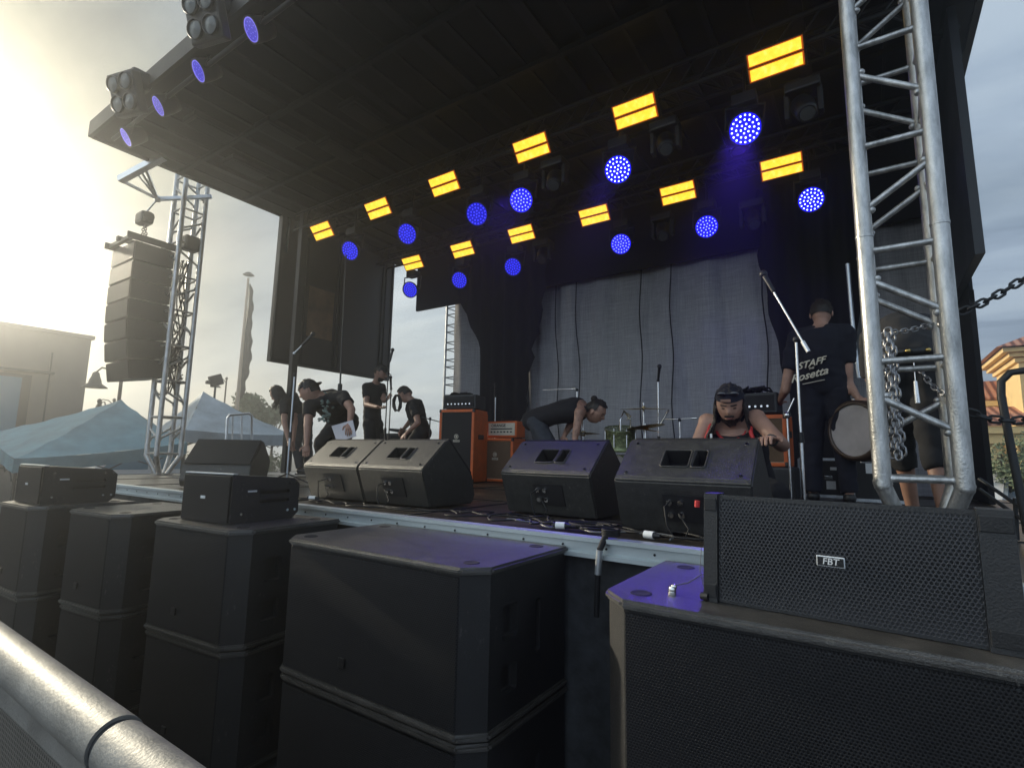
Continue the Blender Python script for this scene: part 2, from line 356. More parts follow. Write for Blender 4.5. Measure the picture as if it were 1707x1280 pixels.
def evaluated(mb, name, mods):
    o = link('tmp_'+name, mb.mesh('tmp'), None)
    for t, kw in mods:
        md = o.modifiers.new(t, t)
        for k, v in kw.items(): setattr(md, k, v)
    dg = bpy.context.evaluated_depsgraph_get(); dg.update()
    me = bpy.data.meshes.new_from_object(o.evaluated_get(dg)); me.name = name
    om = o.data; bpy.data.objects.remove(o); bpy.data.meshes.remove(om)
    return me
def cut(mb, cutter, name):
    co = link('cutter', cutter.mesh('cutter'), None)
    me = evaluated(mb, name, [('BOOLEAN', dict(object=co, operation='DIFFERENCE', solver='EXACT'))])
    cm = co.data; bpy.data.objects.remove(co); bpy.data.meshes.remove(cm)
    return me
def text_mb(s, size, origin, xd, yd, depth=.002, shear=0., align='CENTER'):
    cu = bpy.data.curves.new('txt', 'FONT'); cu.body = s; cu.size = size; cu.extrude = depth; cu.shear = shear; cu.align_x = align; cu.align_y = 'CENTER'
    cu.resolution_u = 3; cu.offset = size*.012
    o = bpy.data.objects.new('txt', cu); C.objects.link(o); dg = bpy.context.evaluated_depsgraph_get(); dg.update()
    me = bpy.data.meshes.new_from_object(o.evaluated_get(dg)); xd, yd = V(xd).normalized(), V(yd).normalized(); zd = xd.cross(yd)
    mb = MB(); mb.add([V(origin) + xd*v.co.x + yd*v.co.y + zd*v.co.z for v in me.vertices], [tuple(p.vertices) for p in me.polygons])
    bpy.data.objects.remove(o); bpy.data.meshes.remove(me); bpy.data.curves.remove(cu); return mb
def circle_pts(c, r, ax, n=24):
    ax = V(ax).normalized(); u = ax.orthogonal().normalized(); v = ax.cross(u)
    return [V(c) + (u*math.cos(2*math.pi*k/n) + v*math.sin(2*math.pi*k/n))*r for k in range(n)]
DZ = 1.24                                  # stage deck height

# ------------------------------------------------------------------ ground and stage platform
g = MB(); g.add([(-99, -59, 0), (69, -59, 0), (69, 99, 0), (-99, 99, 0)], [(0, 1, 2, 3)]); struct('ground', g, 'ground')
st = thing('stage_platform', 'raised black stage deck with silver front edge rail and black skirt', 'stage', (-3.6, 4.7, 0))
b = MB(); b.box((-3.55, 4.75, DZ-.06), (9.7, 5.06, .12)); obj('deck', b, 'deck', st)
for k in range(12):
    b = MB(); 
b = MB()
for k in range(8): b.box((-8.35+k*1.22, 4.75, DZ+.002), (.02, 5.0, .006))
for k in range(4): b.box((-3.55, 3.4+k*1.1, DZ+.0025), (9.6, .016, .006))
obj('board_joint', b, 'dark', st)
b = MB(); b.prism([(2.195, DZ+.012), (2.13, DZ+.012), (2.13, DZ-.006), (2.150, DZ-.010), (2.150, DZ-.052), (2.128, DZ-.056), (2.128, DZ-.074), (2.195, DZ-.074)], 'X', -8.4, 1.3)
obj('edge_rail', b, 'rail_alu', st)
b = MB()
for k in range(46): b.cyl((-8.3+k*.21, 2.150, DZ-.031), (-8.3+k*.21, 2.146, DZ-.031), .005, n=8)
obj('rail_rivets', b, 'dark', st)
b = MB(); nx, nz = 220, 14; vs = []; fs = []
for j in range(nz+1):
    for i in range(nx+1):
        x = -8.4+9.7*i/nx; z = (DZ-.074)*(1-j/nz); y = 2.19+.018*math.sin(x*13+math.sin(x*5)*2)*(.3+j/nz)+.025*noise.noise(V((x*3, z*4, 1)))
        vs.append((x, y, z))
for j in range(nz):
    for i in range(nx): a = j*(nx+1)+i; fs.append((a, a+1, a+nx+2, a+nx+1))
b.add(vs, fs, True); obj('front_skirt', b, 'skirt', st)
b = MB(); b.box((-8.39, 4.75, (DZ-.13)/2), (.02, 5.0, DZ-.14)); b.box((1.29, 4.75, (DZ-.13)/2), (.02, 5.0, DZ-.14)); obj('side_skirt', b, 'skirt', st)

# roof
RZ = 5.35; rx0, rx1, ry0, ry1 = -7.6, .95, 2.04, 7.15
rf = thing('stage_roof', 'large dark hinged stage roof with ribbed underside and hanging side panels', 'stage roof', (-3.3, 4.6, RZ))
b = MB(); b.box(((rx0+rx1)/2, (ry0+ry1)/2, RZ+.11), (rx1-rx0, ry1-ry0, .2)); obj('ceiling_panel', b, 'roof', rf)
b = MB(); b.box(((rx0+rx1)/2, ry0-.021, RZ+.08), (rx1-rx0+.06, .04, .2)); b.box((rx0-.021, (ry0+ry1)/2, RZ+.08), (.04, ry1-ry0, .2)); b.box((rx1+.021, (ry0+ry1)/2, RZ+.08), (.04, ry1-ry0, .2)); obj('edge_frame', b, 'roofrib', rf)
for k in range(9):
    x = -7.0+k*.96
    b = MB(); b.box((x, 4.65, RZ-.012), (.10, 4.9, .045)); b.box((x-.33, 4.65, RZ-.002), (.03, 4.9, .022)); b.box((x+.3, 4.65, RZ-.002), (.05, 4.9, .022)); obj('ceiling_rib', b, 'roofrib', rf)
for y in (3.0, 3.9, 5.5, 6.7):
    b = MB(); b.box((-3.32, y, RZ-.035), (8.4, .05, .05)); obj('cross_member', b, 'roofrib', rf)
for x, y in ((-6.6, 3.4), (-5.5, 3.2), (-4.4, 3.5), (-6.1, 2.7), (-5.2, 3.8)):
    b = MB(); b.box((x, y, RZ-.05), (.28, .5, .06), bev=.01); b.box((x, y, RZ-.085), (.2, .42, .012)); obj('recessed_hatch', b, 'roofrib', rf)
# side panels of the roof: left and right flaps
b = MB(); b.hexa([(rx0-.02, 4.50, 2.96), (rx0+.06, 4.50, 2.96), (rx0+.06, 6.95, 2.96), (rx0-.02, 6.95, 2.96), (rx0-.02, 4.52, RZ-.02), (rx0+.06, 4.52, RZ-.02), (rx0+.06, 6.95, RZ-.02), (rx0-.02, 6.95, RZ-.02)])
pl = obj('side_panel', b, 'panel', rf)
b = MB()
for y in (4.53, 5.02, 5.66, 5.72, 6.66, 6.74, 6.9): b.box((rx0+.075, y, 4.15), (.025, .035 if y < 6.5 else .02, 2.3))
b.box((rx0+.075, 5.7, 2.99), (.025, 2.4, .04)); obj('panel_frame', b, 'roofrib', pl)
b = MB(); b.box((rx0+.068, 5.34, 3.9), (.008, .5, .85), bev=.003); obj('painted_reflection', b, mat('brown_reflection_paint', (.16, .095, .05), .6, var=.4, vscale=4), pl)  # warm reflection on the panel, painted as a brown patch
b = MB(); b.hexa([(.76, 5.08, 3.16), (.82, 5.08, 3.16), (.82, 7.1, 3.16), (.76, 7.1, 3.16), (.76, 5.2, RZ-.02), (.82, 5.2, RZ-.02), (.82, 7.1, RZ-.02), (.76, 7.1, RZ-.02)])
obj('side_panel', b, 'panel', rf)
b = MB(); b.box((rx0+.1, 4.62, 5.02), (.02, .02, .55)); obj('hinge_strut', b, 'alu', rf)

# ------------------------------------------------------------------ truss towers
def truss(b, br, x, y, z0, z1, w, cr, rr, bay=.5, phase=0, dy=None):
    dy = dy or w; cs = [(x, y), (x+w, y), (x+w, y+dy), (x, y+dy)]
    for cx, cy in cs: b.cyl((cx, cy, z0), (cx, cy, z1), cr, n=14)
    z = z0+.03; i = phase
    while z < z1-.01:
        for k in range(4):
            a, c = cs[k], cs[(k+1) % 4]
            br.cyl((*a, z), (*c, z), rr, n=8)
            if z+bay < z1+.05:
                lo, hi = z+.19, z+bay-.13
                if (i+(k >= 2)) % 2: lo, hi = hi, lo
                if i % 2 == 0 and k % 2 == 0 and i == phase: lo, hi = z+.35, z+.19
                br.cyl((*a, lo), (*c, hi), rr, n=8)
                if rr > .012:
                    da = (V((*c, hi))-V((*a, lo))).normalized()
                    for e_, s_ in ((V((*a, lo)), 1), (V((*c, hi)), -1), (V((*a, z)), 1), (V((*c, z)), -1)):
                        dh = (V((*c, 0))-V((*a, 0))).normalized()*s_*cr*1.02; br.ell(e_+dh, (rr*1.12,)*3, seg=8, rings=5)
        z += bay; i += 1
def tower(x, y, label, ztop, w=.27, dy=.29):
    t = thing('truss_tower', label, 'truss tower', (x+w/2, y+dy/2, DZ), 'aluminium truss towers')
    b, br = MB(), MB(); truss(b, br, x, y, 1.50, ztop, w, .033, .0148, dy=dy)
    
    for cx, cy in ((x, y), (x+w, y), (x+w, y+dy), (x, y+dy)):
        for z in (1.51, 2.6, 4.1): b.cyl((cx, cy, z-.006), (cx, cy, z+.006), .0355, n=16)
    obj('chords', b, 'alu_truss', t); obj('braces', br, 'alu_truss', t)
    b = MB()
    for sx in (0, 1):
        for sy in (0, 1):
            p = V((x+sx*w, y+sy*dy, 1.50)); q = V((x+w/2+(sx-.5)*.09, y+dy/2+(sy-.5)*.1, DZ+.012)); b.cyl(p, q, .032, .030, n=16); b.ell(p, (.0335, .0335, .0335), seg=14, rings=8)
    b.box((x+w/2, y+dy/2, DZ+.009), (.2, .2, .014)); obj('tapered_foot', b, 'alu_truss', t)
    return t
tower(.045, 2.75, 'silver truss tower in the right foreground beside the black side drape', 6.2, w=.265, dy=.29)
tower(-8.25, 3.25, 'hazy grey truss tower at the left end carrying the hanging speaker column', 5.9, w=.3, dy=.3)
t = thing('truss_tower', 'slim grey truss tower standing behind the stage left of the black drape', 'truss tower', (-6.0, 7.3, DZ), 'aluminium truss towers')
b, br = MB(), MB(); truss(b, br, -6.22, 7.05, 1.0, 5.0, .27, .020, .010, bay=.32, dy=.27); obj('chords', b, 'alu_truss', t); obj('braces', br, 'alu_truss', t)
b = MB(); b.box((-6.085, 7.185, .5), (.34, .34, 1.0), bev=.01); obj('tower_base', b, 'iron', t)

# horizontal lighting trusses
def htruss(y, z, x0, x1, label):
    t = thing('lighting_truss', label, 'lighting truss', ((x0+x1)/2, y, z), 'trusses under the roof')
    b, br = MB(), MB(); h = .13
    for dy in (-h, h):
        for dz in (-h, h): b.cyl((x0, y+dy, z+dz), (x1, y+dy, z+dz), .022, n=8)
    k = x0
    while k < x1-.2:
        br.cyl((k, y-h, z-h), (k+.2, y-h, z+h), .009, n=6); br.cyl((k, y+h, z+h), (k+.2, y+h, z-h), .009, n=6); br.cyl((k, y-h, z-h), (k+.2, y+h, z-h), .009, n=6); br.cyl((k, y-h, z-h), (k, y+h, z-h), .009, n=6); k += .2
    obj('chords', b, 'iron', t); obj('braces', br, 'iron', t); return t
htruss(4.72, 5.16, -7.3, .6, 'dark truss nearest the audience carrying the larger row of amber and blue lamps')
htruss(6.42, 5.16, -7.3, .6, 'dark truss above the curtain carrying the farther row of amber and blue lamps')

# ------------------------------------------------------------------ stage lamps
def aim_rot(n, upv=V((0, 0, 1))):          # columns: x right, y "up" in face, z = -normal
    z = V(n).normalized(); x = upv.cross(z).normalized(); y = z.cross(x); return Matrix((x, y, z)).transposed()
def amber_lamp(p, label, sc=1.):
    t = thing('strobe_lamp', label, 'stage light', p, 'amber strobe bars under the roof')
    n = V((.0, -.80, -.60)); q = aim_rot(n)
    b = MB(); b.box(p, (.46*sc, .25*sc, .07), q, .008); obj('housing', b, 'black', t)
    for s_ in (-1, 1):
        b = MB(); b.box(V(p) + q @ V((0, s_*.058*sc, .042)), (.40*sc, .088*sc, .012), q); e = obj('led_strip', b, 'amber', t)
        b = MB(); b.box(V(p) + q @ V((0, s_*.058*sc, .038)), (.425*sc, .106*sc, .010), q); obj('glow_rim', b, 'amber_glow_rim', e)  # added glowing edge, imitates the halo around the strip
    b = MB(); b.tube([V(p) + q @ V((-.24*sc, 0, 0)), V(p) + V((-.24*sc, .02, .14)), V(p) + V((.24*sc, .02, .14)), V(p) + q @ V((.24*sc, 0, 0))], .009, 6); b.cyl(V(p) + V((0, .02, .14)), V(p) + V((0, .06, .22)), .018, n=8); obj('yoke', b, 'black', t)
names_o = ['leftmost', 'second from the left', 'third from the left', 'fourth from the left', 'fifth from the left', 'rightmost and largest']
names_o2 = ['leftmost', 'second from the left', 'third from the left', 'fourth from the left', 'fifth from the left', 'rightmost']
row1o = [(540,384),(633,347),(743,306),(888,246),(1060,186),(1293,100)]
row2o = [(690,437),(773,415),(871,389),(992,358),(1131,321),(1303,277)]
for i, (px, py) in enumerate(row1o): amber_lamp(at(px, py, 4.6), 'lit amber two strip lamp, %s of the upper, nearer row' % names_o[i])
for i, (px, py) in enumerate(row2o): amber_lamp(at(px, py, 6.3), 'lit amber two strip lamp, %s of the lower, farther row' % names_o2[i])
def blue_lamp(p, label, far, tilt):
    t = thing('wash_light', label, 'stage light', p, 'round blue LED wash lights under the roof')
    n = (V(tilt)).normalized(); q = aim_rot(n); p = V(p)
    b = MB(); b.lathe([(.001, .16), (.07, .155), (.10, .09), (.132, .03), (.142, 0), (.142, -.018), (.130, -.018), (.128, -.006)], p, -n, 28); obj('housing', b, 'black', t)
    b = MB(); b.lathe([(.0005, .004), (.128, .004)], p, n, 28); obj('lens_plate', b, 'blue_lens' if far == 1 else 'blue_lens_near', t)
    b = MB()
    for k, (rr, m_) in enumerate(((0, 1), (.036, 6), (.072, 12), (.108, 18))):
        for j in range(m_):
            a = 2*math.pi*j/m_+k*.3; c = p + q @ V((rr*math.cos(a), rr*math.sin(a), .009)); cp = circle_pts(c, .0082, n, 8); b.add([c+n*.003]+cp, [(0, i+1, (i+1) % 8+1) for i in range(8)])
    obj('led_dots', b, ('blue_led', 'blue_led_far', 'blue_led_mid')[far], t)
    b = MB(); x = q @ V((1, 0, 0)); b.tube([p+x*.15-n*.05, p+x*.16+V((0, .05, .24)), p-x*.16+V((0, .05, .24)), p-x*.15-n*.05], .012, 6); b.box(p+V((0, .05, .29)), (.2, .14, .1), None, .01); b.cyl(p+V((0, .05, .3)), p+V((0, .08, .62)), .014, n=8); obj('yoke', b, 'black', t)
row1b = [(584,418),(679,390),(795,357),(869,334),(1030,283),(1242,215)]
row2b = [(684,483),(766,467),(855,445),(1035,407),(1178,378),(1352,333)]
for i, (px, py) in enumerate(row1b):
    blue_lamp(at(px, py, 4.6), 'round lit blue dotted lamp, %s of the nearer blue row' % names_o[i], (1, 1, 1, 2, 0, 0)[i], (.25-.0*i, -.85, -.5))
for i, (px, py) in enumerate(row2b):
    blue_lamp(at(px, py, 6.3), 'round lit blue dotted lamp, %s of the farther blue row' % names_o2[i], (1, 1, 1, 2, 2, 0)[i], (.25, -.85, -.45))
def spot(p, tgt, e, size, col, blend=.6, rad=.1):
    l = bpy.data.lights.new('lamp_beam', 'SPOT'); l.energy = e; l.color = col; l.spot_size = R(size); l.spot_blend = blend; l.shadow_soft_size = rad
    o = bpy.data.objects.new('lamp_beam', l); C.objects.link(o); o.location = p; o.rotation_euler = (V(tgt)-V(p)).to_track_quat('-Z', 'Y').to_euler()
BL = (.10, .04, 1.)
spot((-.72, 4.40, 4.35), (-.42, 1.56, 1.2), 360, 15, BL, .4)
spot((-1.89, 4.40, 4.35), (-1.32, 1.78, 1.2), 170, 18, BL)
spot((-1.89, 4.40, 4.35), (-1.65, 2.72, 1.5), 34, 20, BL)
spot((-3.03, 4.40, 4.35), (-2.0, 1.9, 1.1), 40, 44, BL)
spot((-.35, 6.05, 4.3), (-.6, 6.5, 1.0), 8, 90, BL)
spot((-1.46, 6.05, 4.3), (-1.3, 6.5, 1.0), 5, 90, BL)
# moving heads, unlit, between lamps
def moving_head(p, label, dirv):
    t = thing('moving_head', label, 'stage light', p, 'unlit moving heads on the trusses'); p = V(p); d = V(dirv).normalized()
    b = MB(); b.box(p+V((0, 0, .16)), (.26, .2, .09), None, .02); obj('base', b, 'black', t)
    b = MB(); b.box(p+V((.12, 0, .03)), (.04, .09, .22), None, .01); b.box(p+V((-.12, 0, .03)), (.04, .09, .22), None, .01); obj('yoke', b, 'black', t)
    b = MB(); b.lathe([(.001, -.15), (.07, -.14), (.09, -.05), (.08, .08), (.075, .13), (.06, .135)], p, d, 18); obj('head', b, 'black', t)
    b = MB(); b.lathe([(.0005, .138), (.056, .136)], p, d, 16); obj('lens', b, 'lens_grey', t)
for i, (px, py, Y, lb) in enumerate([(905, 425, 6.3, 'small unlit moving head left of the middle, above the curtain top'), (1110, 240, 4.6, 'unlit moving head between the two largest upper blue lamps'), (1255, 365, 6.3, 'unlit moving head between the two lower right blue lamps'), (925, 300, 4.6, 'unlit moving head just right of the fourth blue lamp'), (1105, 385, 6.3, 'unlit moving head between the lower middle blue lamps'), (1340, 180, 4.6, 'unlit moving head right of the biggest blue lamp')]):
    moving_head(at(px, py, Y), lb, (.2, -.6, -.8))
# par cans along the front edge
for i, ((px, py), lb) in enumerate(zip([(420, 50), (332, 119), (265, 177), (211, 229)], ['nearest', 'second nearest', 'third nearest', 'farthest'])):
    p = at(px, py, 2.12); n = V((-.18, -.78, -.60)).normalized()
    t = thing('par_can', 'violet blue lens lamp under the roof front edge, %s of four' % lb, 'stage light', p, 'par cans along the roof front edge')
    b = MB(); b.lathe([(.001, .2), (.08, .19), (.10, .1), (.11, 0), (.11, -.012), (.10, -.012), (.098, -.004)], p, -n, 24); obj('housing', b, 'roofrib', t)
    b = MB(); b.lathe([(.0005, .006), (.094, .004)], p, n, 24); ln_ = obj('lens', b, 'wash_lens', t)
    b = MB(); b.tube(circle_pts(p+n*.008, .090, n, 24), .005, 5, True); qn = aim_rot(n)
    for rr_, m_ in ((.03, 5), (.062, 9)):
        for j in range(m_): a = 2*math.pi*j/m_; c = p + qn @ V((rr_*math.cos(a), rr_*math.sin(a), .011)); cp = circle_pts(c, .007, n, 6); b.add([c]+cp, [(0, i_+1, (i_+1) % 6+1) for i_ in range(6)])
    obj('lens_rim', b, 'wash_rim', ln_)
    b = MB(); b.tube([p+V((.12, 0, 0)), p+V((.12, .03, .14)), p+V((-.12, .03, .14)), p+V((-.12, 0, 0))], .008, 6); b.cyl(p+V((0, .03, .14)), p+V((0, .03, .26)), .012, n=8); obj('yoke', b, 'iron', t)
b = MB(); b.cyl((-7.3, 2.15, 5.26), (.5, 2.15, 5.26), .022, n=10); solo('lamp_pipe', b, 'iron', 'long dark pipe under the roof front edge with round blue lamps', 'pipe')
# audience blinders outside the front edge
for (px, py, lb) in [(345, 30, 'cluster of round grey blinder lenses at the roof front edge, upper one'), (213, 158, 'cluster of round grey blinder lenses at the roof front edge, lower left one')]:
    p = at(px, py, 1.86); t = thing('blinder_light', lb, 'stage light', p, 'audience blinders on the roof edge'); n = V((.25, -.9, -.35)).normalized(); q = aim_rot(n)
    b = MB(); b.box(p, (.36, .40, .10), q, .02); b.box(p+V((0, .08, .2)), (.2, .2, .18), None, .05); obj('housing', b, 'black', t)
    for sx in (-1, 1):
        for sy in (-1, 1):
            c = p + q @ V((sx*.085, sy*.095, .05)); b = MB(); b.lathe([(.075, -.01), (.082, .03), (.072, .035), (.068, .02)], c, n, 20); e = obj('lens_ring', b, 'black', t)
            b = MB(); b.lathe([(.0005, .03), (.068, .02)], c, n, 20); obj('lens', b, 'lens_grey', e)
    b = MB(); b.cyl(p+V((0, .05, .1)), V((p.x, 2.0, RZ+.02)), .02, n=8); obj('bracket', b, 'iron', t)

# ------------------------------------------------------------------ curtains
def curtain_mesh(x0, x1, ztopfn, zbot, y, amp, freq, nx=260, nz=40, seed=0):
    b = MB(); vs = []; fs = []
    for j in range(nz+1):
        for i in range(nx+1):
            x = x0+(x1-x0)*i/nx; zt = ztopfn(x); v = j/nz; z = zbot+(zt-zbot)*v
            f = math.sin(x*freq+1.7*noise.noise(V((x*1.1, 0, seed)))*3)*amp*(.35+.65*v)+.030*(1-abs(math.sin(x*6.3+2*noise.noise(V((x*.9, z*.25, 5))))))**2*(.6+.4*v)+.03*math.sin(x*34+z*.6)*max(0, (-3.2-x)/1.2 if x > -4.6 else 0)*v+.05*noise.noise(V((x*1.5, z*.5, seed)))+.012*noise.noise(V((x*7, z*2, seed)))
            vs.append((x, y+f, z))
    for j in range(nz):
        for i in range(nx): a = j*(nx+1)+i; fs.append((a, a+1, a+nx+2, a+nx+1))
    b.add(vs, fs, True); return b
cu = thing('backdrop_curtain', 'wide grey mesh curtain with dark seams hanging across the stage back', 'curtain', (-2, 7, DZ))
obj('fabric', curtain_mesh(-6.0, .9, lambda x: 4.7, DZ+.01, 7.0, .035, 9), 'curtain', cu)
b = MB()
for x, lean in ((-3.55, .12), (-2.52, -.02), (-2.1, .0), (-.95, .0), (-3.9, .1)):
    pts = [V((x+lean*(1-k/14)+.02*math.sin(k), 6.93+.02*noise.noise(V((x, k*.4, 0))), DZ+.02+k*3.0/14)) for k in range(15)]; b.tube(pts, .008, 5)
obj('seams', b, 'drape', cu)
# black legs
def black_leg(poly_fn, y, name, label, loc):
    b = MB(); nz, nx = 30, 60; vs = []; fs = []
    for j in range(nz+1):
        z = DZ+.01+(4.9-DZ)*j/nz; xa, xb = poly_fn(z)
        for i in range(nx+1):
            x = xa+(xb-xa)*i/nx; vs.append((x, y+.03*math.sin(x*26)+.03*noise.noise(V((x*3, z, 0))), z))
    for j in range(nz):
        for i in range(nx): a = j*(nx+1)+i; fs.append((a, a+1, a+nx+2, a+nx+1))
    b.add(vs, fs, True); return solo(name, b, 'drape', label, 'drape', 'black stage drapes', loc)
def lf(z):
    t = (z-DZ)/(4.1-DZ); t = max(0, min(1.2, t))
    right = -4.42+.46*max(0, t)**1.3+.03*math.sin(z*17)+.02*math.sin(z*41)
    left = -5.15 - (.55*max(0, (z-3.3)) if z > 3.3 else 0)
    return left, right
black_leg(lf, 6.72, 'black_drape', 'black drape hanging at the left of the grey curtain, gathered at its foot', (-4.7, 6.72, DZ))
def rfn(z):
    t = max(0, min(1, (z-1.9)/(4.1-1.9)))
    return -.86+.03*math.sin(z*9) + (0 if z > 2.9 else (2.9-z)*.0), .15+.0*t if z > 3.0 else .15-(3.0-z)*.30
black_leg(lambda z: (-.72-.24*max(0, min(1, (z-2.5)/1.5))**.8+.02*math.sin(z*9), -.12+.24*max(0, min(1, (z-2.5)/1.2))), 6.75, 'black_drape', 'black drape panel behind the staff man at the right of the grey curtain', (-.4, 6.75, DZ))
b = MB(); b.box((-2.9, 6.86, 4.79), (7.8, .05, 1.17)); solo('border_drape', b, 'drape', 'black border strip above the grey curtain', 'drape', 'black stage drapes')
b = MB(); b.box((.86, 6.6, 2.2), (.04, 1.0, 1.9)); b.box((.45, 7.14, 3.3), (.95, .04, 4.3)); b.box((.86, 6.6, 4.2), (.03, 1.0, 2.3)); solo('end_drape', b, 'drape', 'black drape closing the right rear corner behind the front truss tower', 'drape', 'black stage drapes')
b = MB(); b.cyl(at(1368, 300, 6.2), (.0, 6.2, 1.9), .02, n=10)
b = MB(); b.tube([at(1413, 440, 5.9), at(1423, 560, 5.9), at(1432, 630, 5.9)], .02, 8); solo('curtain_pole', b, 'alu', 'thin pale pole between the staff man and the right truss tower', 'pole')
b = MB(); vs = [at(784, 560, 7.3), at(797, 578, 7.3), at(792, 655, 7.3), at(778, 655, 7.3)]; b.add(vs+[v+V((0, .02, 0)) for v in vs], [(0, 1, 2, 3), (7, 6, 5, 4), (0, 1, 5, 4), (1, 2, 6, 5), (2, 3, 7, 6), (3, 0, 4, 7)])
solo('curtain_edge', b, 'curtain', 'narrow strip of grey curtain beside the slim rear truss tower', 'curtain')

# ------------------------------------------------------------------ subwoofers
def make_sub(w, d=.66, h=.575):
    t = thing('subwoofer', 'x', 'subwoofer', (0, 0, 0), 'stacked black subwoofers')
    c = .085
    def foot(i): return [(i, c+i*.4), (c+i*.4, i), (w-c-i*.4, i), (w-i, c+i*.4), (w-i, d-i), (i, d-i)]
    b = MB(); b.prism(foot(.014), 'Z', .024, h-.024)
    cu_ = MB()
    for sx in (0, w):
        for yy, zz, hh in ((.22, .36, .12), (.22, .16, .10), (.42, .30, .2)): cu_.box((sx, yy, zz), (.09, .10 if hh < .15 else .035, hh), None, .01)
    me = cut(b, cu_, 'cabinet'); link('cabinet', me, 'sub', t)
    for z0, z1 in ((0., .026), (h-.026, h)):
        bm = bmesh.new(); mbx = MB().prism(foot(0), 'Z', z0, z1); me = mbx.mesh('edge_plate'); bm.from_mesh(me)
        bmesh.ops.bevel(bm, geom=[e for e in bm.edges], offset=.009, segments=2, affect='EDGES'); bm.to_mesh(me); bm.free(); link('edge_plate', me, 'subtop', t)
    g_ = MB(); fp = [(.016, c+.02), (c+.012, .008), (w-c-.012, .008), (w-.016, c+.02)]
    vs = []; 
    for u, v in fp: vs += [(u, v, .034), (u, v, h-.034)]
    g_.add(vs, [(0, 2, 3, 1), (2, 4, 5, 3), (4, 6, 7, 5)])
    vs2 = [V(p)+V((0, .006, 0)) for p in vs]; g_.add(vs2, [(1, 3, 2, 0), (3, 5, 4, 2), (5, 7, 6, 4)])
    obj('grille', g_, 'grille', t)
    b = MB()
    for k in range(7):
        for z in (.04, h-.04): b.cyl((c+.03+(w-2*c-.06)*k/6, .0065, z), (c+.03+(w-2*c-.06)*k/6, .009, z), .0035, n=8)
    obj('grille_screws', b, 'iron', t)
    b = MB(); b.box((w*.42, .002, .13), (.036, .008, .036), None, .002); obj('badge', b, 'black', t)
    for x, y in ((.11, .10), (w-.11, .10), (.11, d-.1), (w-.11, d-.1)):
        b = MB(); b.lathe([(.0005, h+.0008), (.024, h+.0012), (.028, h+.003), (.032, h+.0005)], (x, y, 0), V((0, 0, 1)), 20); obj('stacking_cup', b, 'dark', t)
    return t
subA = make_sub(1.18); subA['label'] = 'upper black subwoofer of the large middle stack, violet light on its top'
subA.location = (-2.31, 1.49, .627)
dup(subA, (-2.31, 1.495, .045), 0, 'lower black subwoofer of the large middle stack')
dup(subA, (-.69, 1.46, .627), 0, 'upper black subwoofer in the right foreground under the speaker with a badge')
dup(subA, (-.69, 1.465, .045), 0, 'lower black subwoofer in the right foreground, mostly below the frame')
subC = make_sub(.84); subC['label'] = 'upper subwoofer of the stack left of the middle, small speaker on its top'
subC.location = (-3.42, 1.38, .627); subC.rotation_euler = (0, 0, R(5))
dup(subC, (-3.42, 1.39, .045), R(5), 'lower subwoofer of the stack left of the middle')
subB = make_sub(.66, .62); subB['label'] = 'upper subwoofer with sunlit bare top between the two smaller speakers'
subB.location = (-4.36, 1.27, .627); subB.rotation_euler = (0, 0, R(6))
dup(subB, (-4.36, 1.28, .045), R(6), 'lower subwoofer under the one with the sunlit bare top')
dup(subB, (-5.22, 1.13, .627), R(3), 'upper subwoofer of the leftmost stack, small speaker on its top')
dup(subB, (-5.22, 1.14, .045), R(3), 'lower subwoofer of the leftmost stack')

# ------------------------------------------------------------------ front fill speakers
def make_fill():
    t = thing('front_fill_speaker', 'x', 'speaker', (0, 0, 0), 'small front fill speakers')
    b = MB(); prof = [(.0, 0.0), (.0, .262), (.40, .235), (.44, .20), (.44, .035), (.40, .0)]
    b.prism(prof, 'X', 0, .43); cu_ = MB(); cu_.box((.43, .27, .16), (.05, .2, .018)); cu_.box((.43, .27, .11), (.05, .2, .018))
    link('cabinet', cut(b, cu_, 'cabinet'), 'sub', t)
    b = MB(); b.box((.215, -.006, .131), (.415, .010, .245), None, .003); obj('grille', b, 'grille_fine', t)
    b = MB(); b.box((.215, .012, .265), (.43, .03, .008), None, .002); obj('top_trim', b, 'alu', t)
    b = MB(); b.box((.20, -.013, .135), (.04, .004, .016), None, .002); obj('badge', b, 'logo', t)
    b = MB(); b.box((.434, .12, .17), (.004, .055, .010), None, .001); obj('side_badge', b, 'logo', t)
    b = MB()
    for y in (.06, .36, .41):
        for z in (.05, .21): b.cyl((.43, y, z), (.436, y, z), .008, n=8)
    obj('rigging_pins', b, 'chrome', t)
    return t
f1 = make_fill(); f1['label'] = 'small black speaker on top of the stack left of the middle'; f1.location = (-3.27, 1.50, 1.203); f1.rotation_euler = (0, 0, R(6))
dup(f1, (-5.10, 1.21, 1.203), R(3), 'small hazy black speaker on top of the leftmost subwoofer stack')

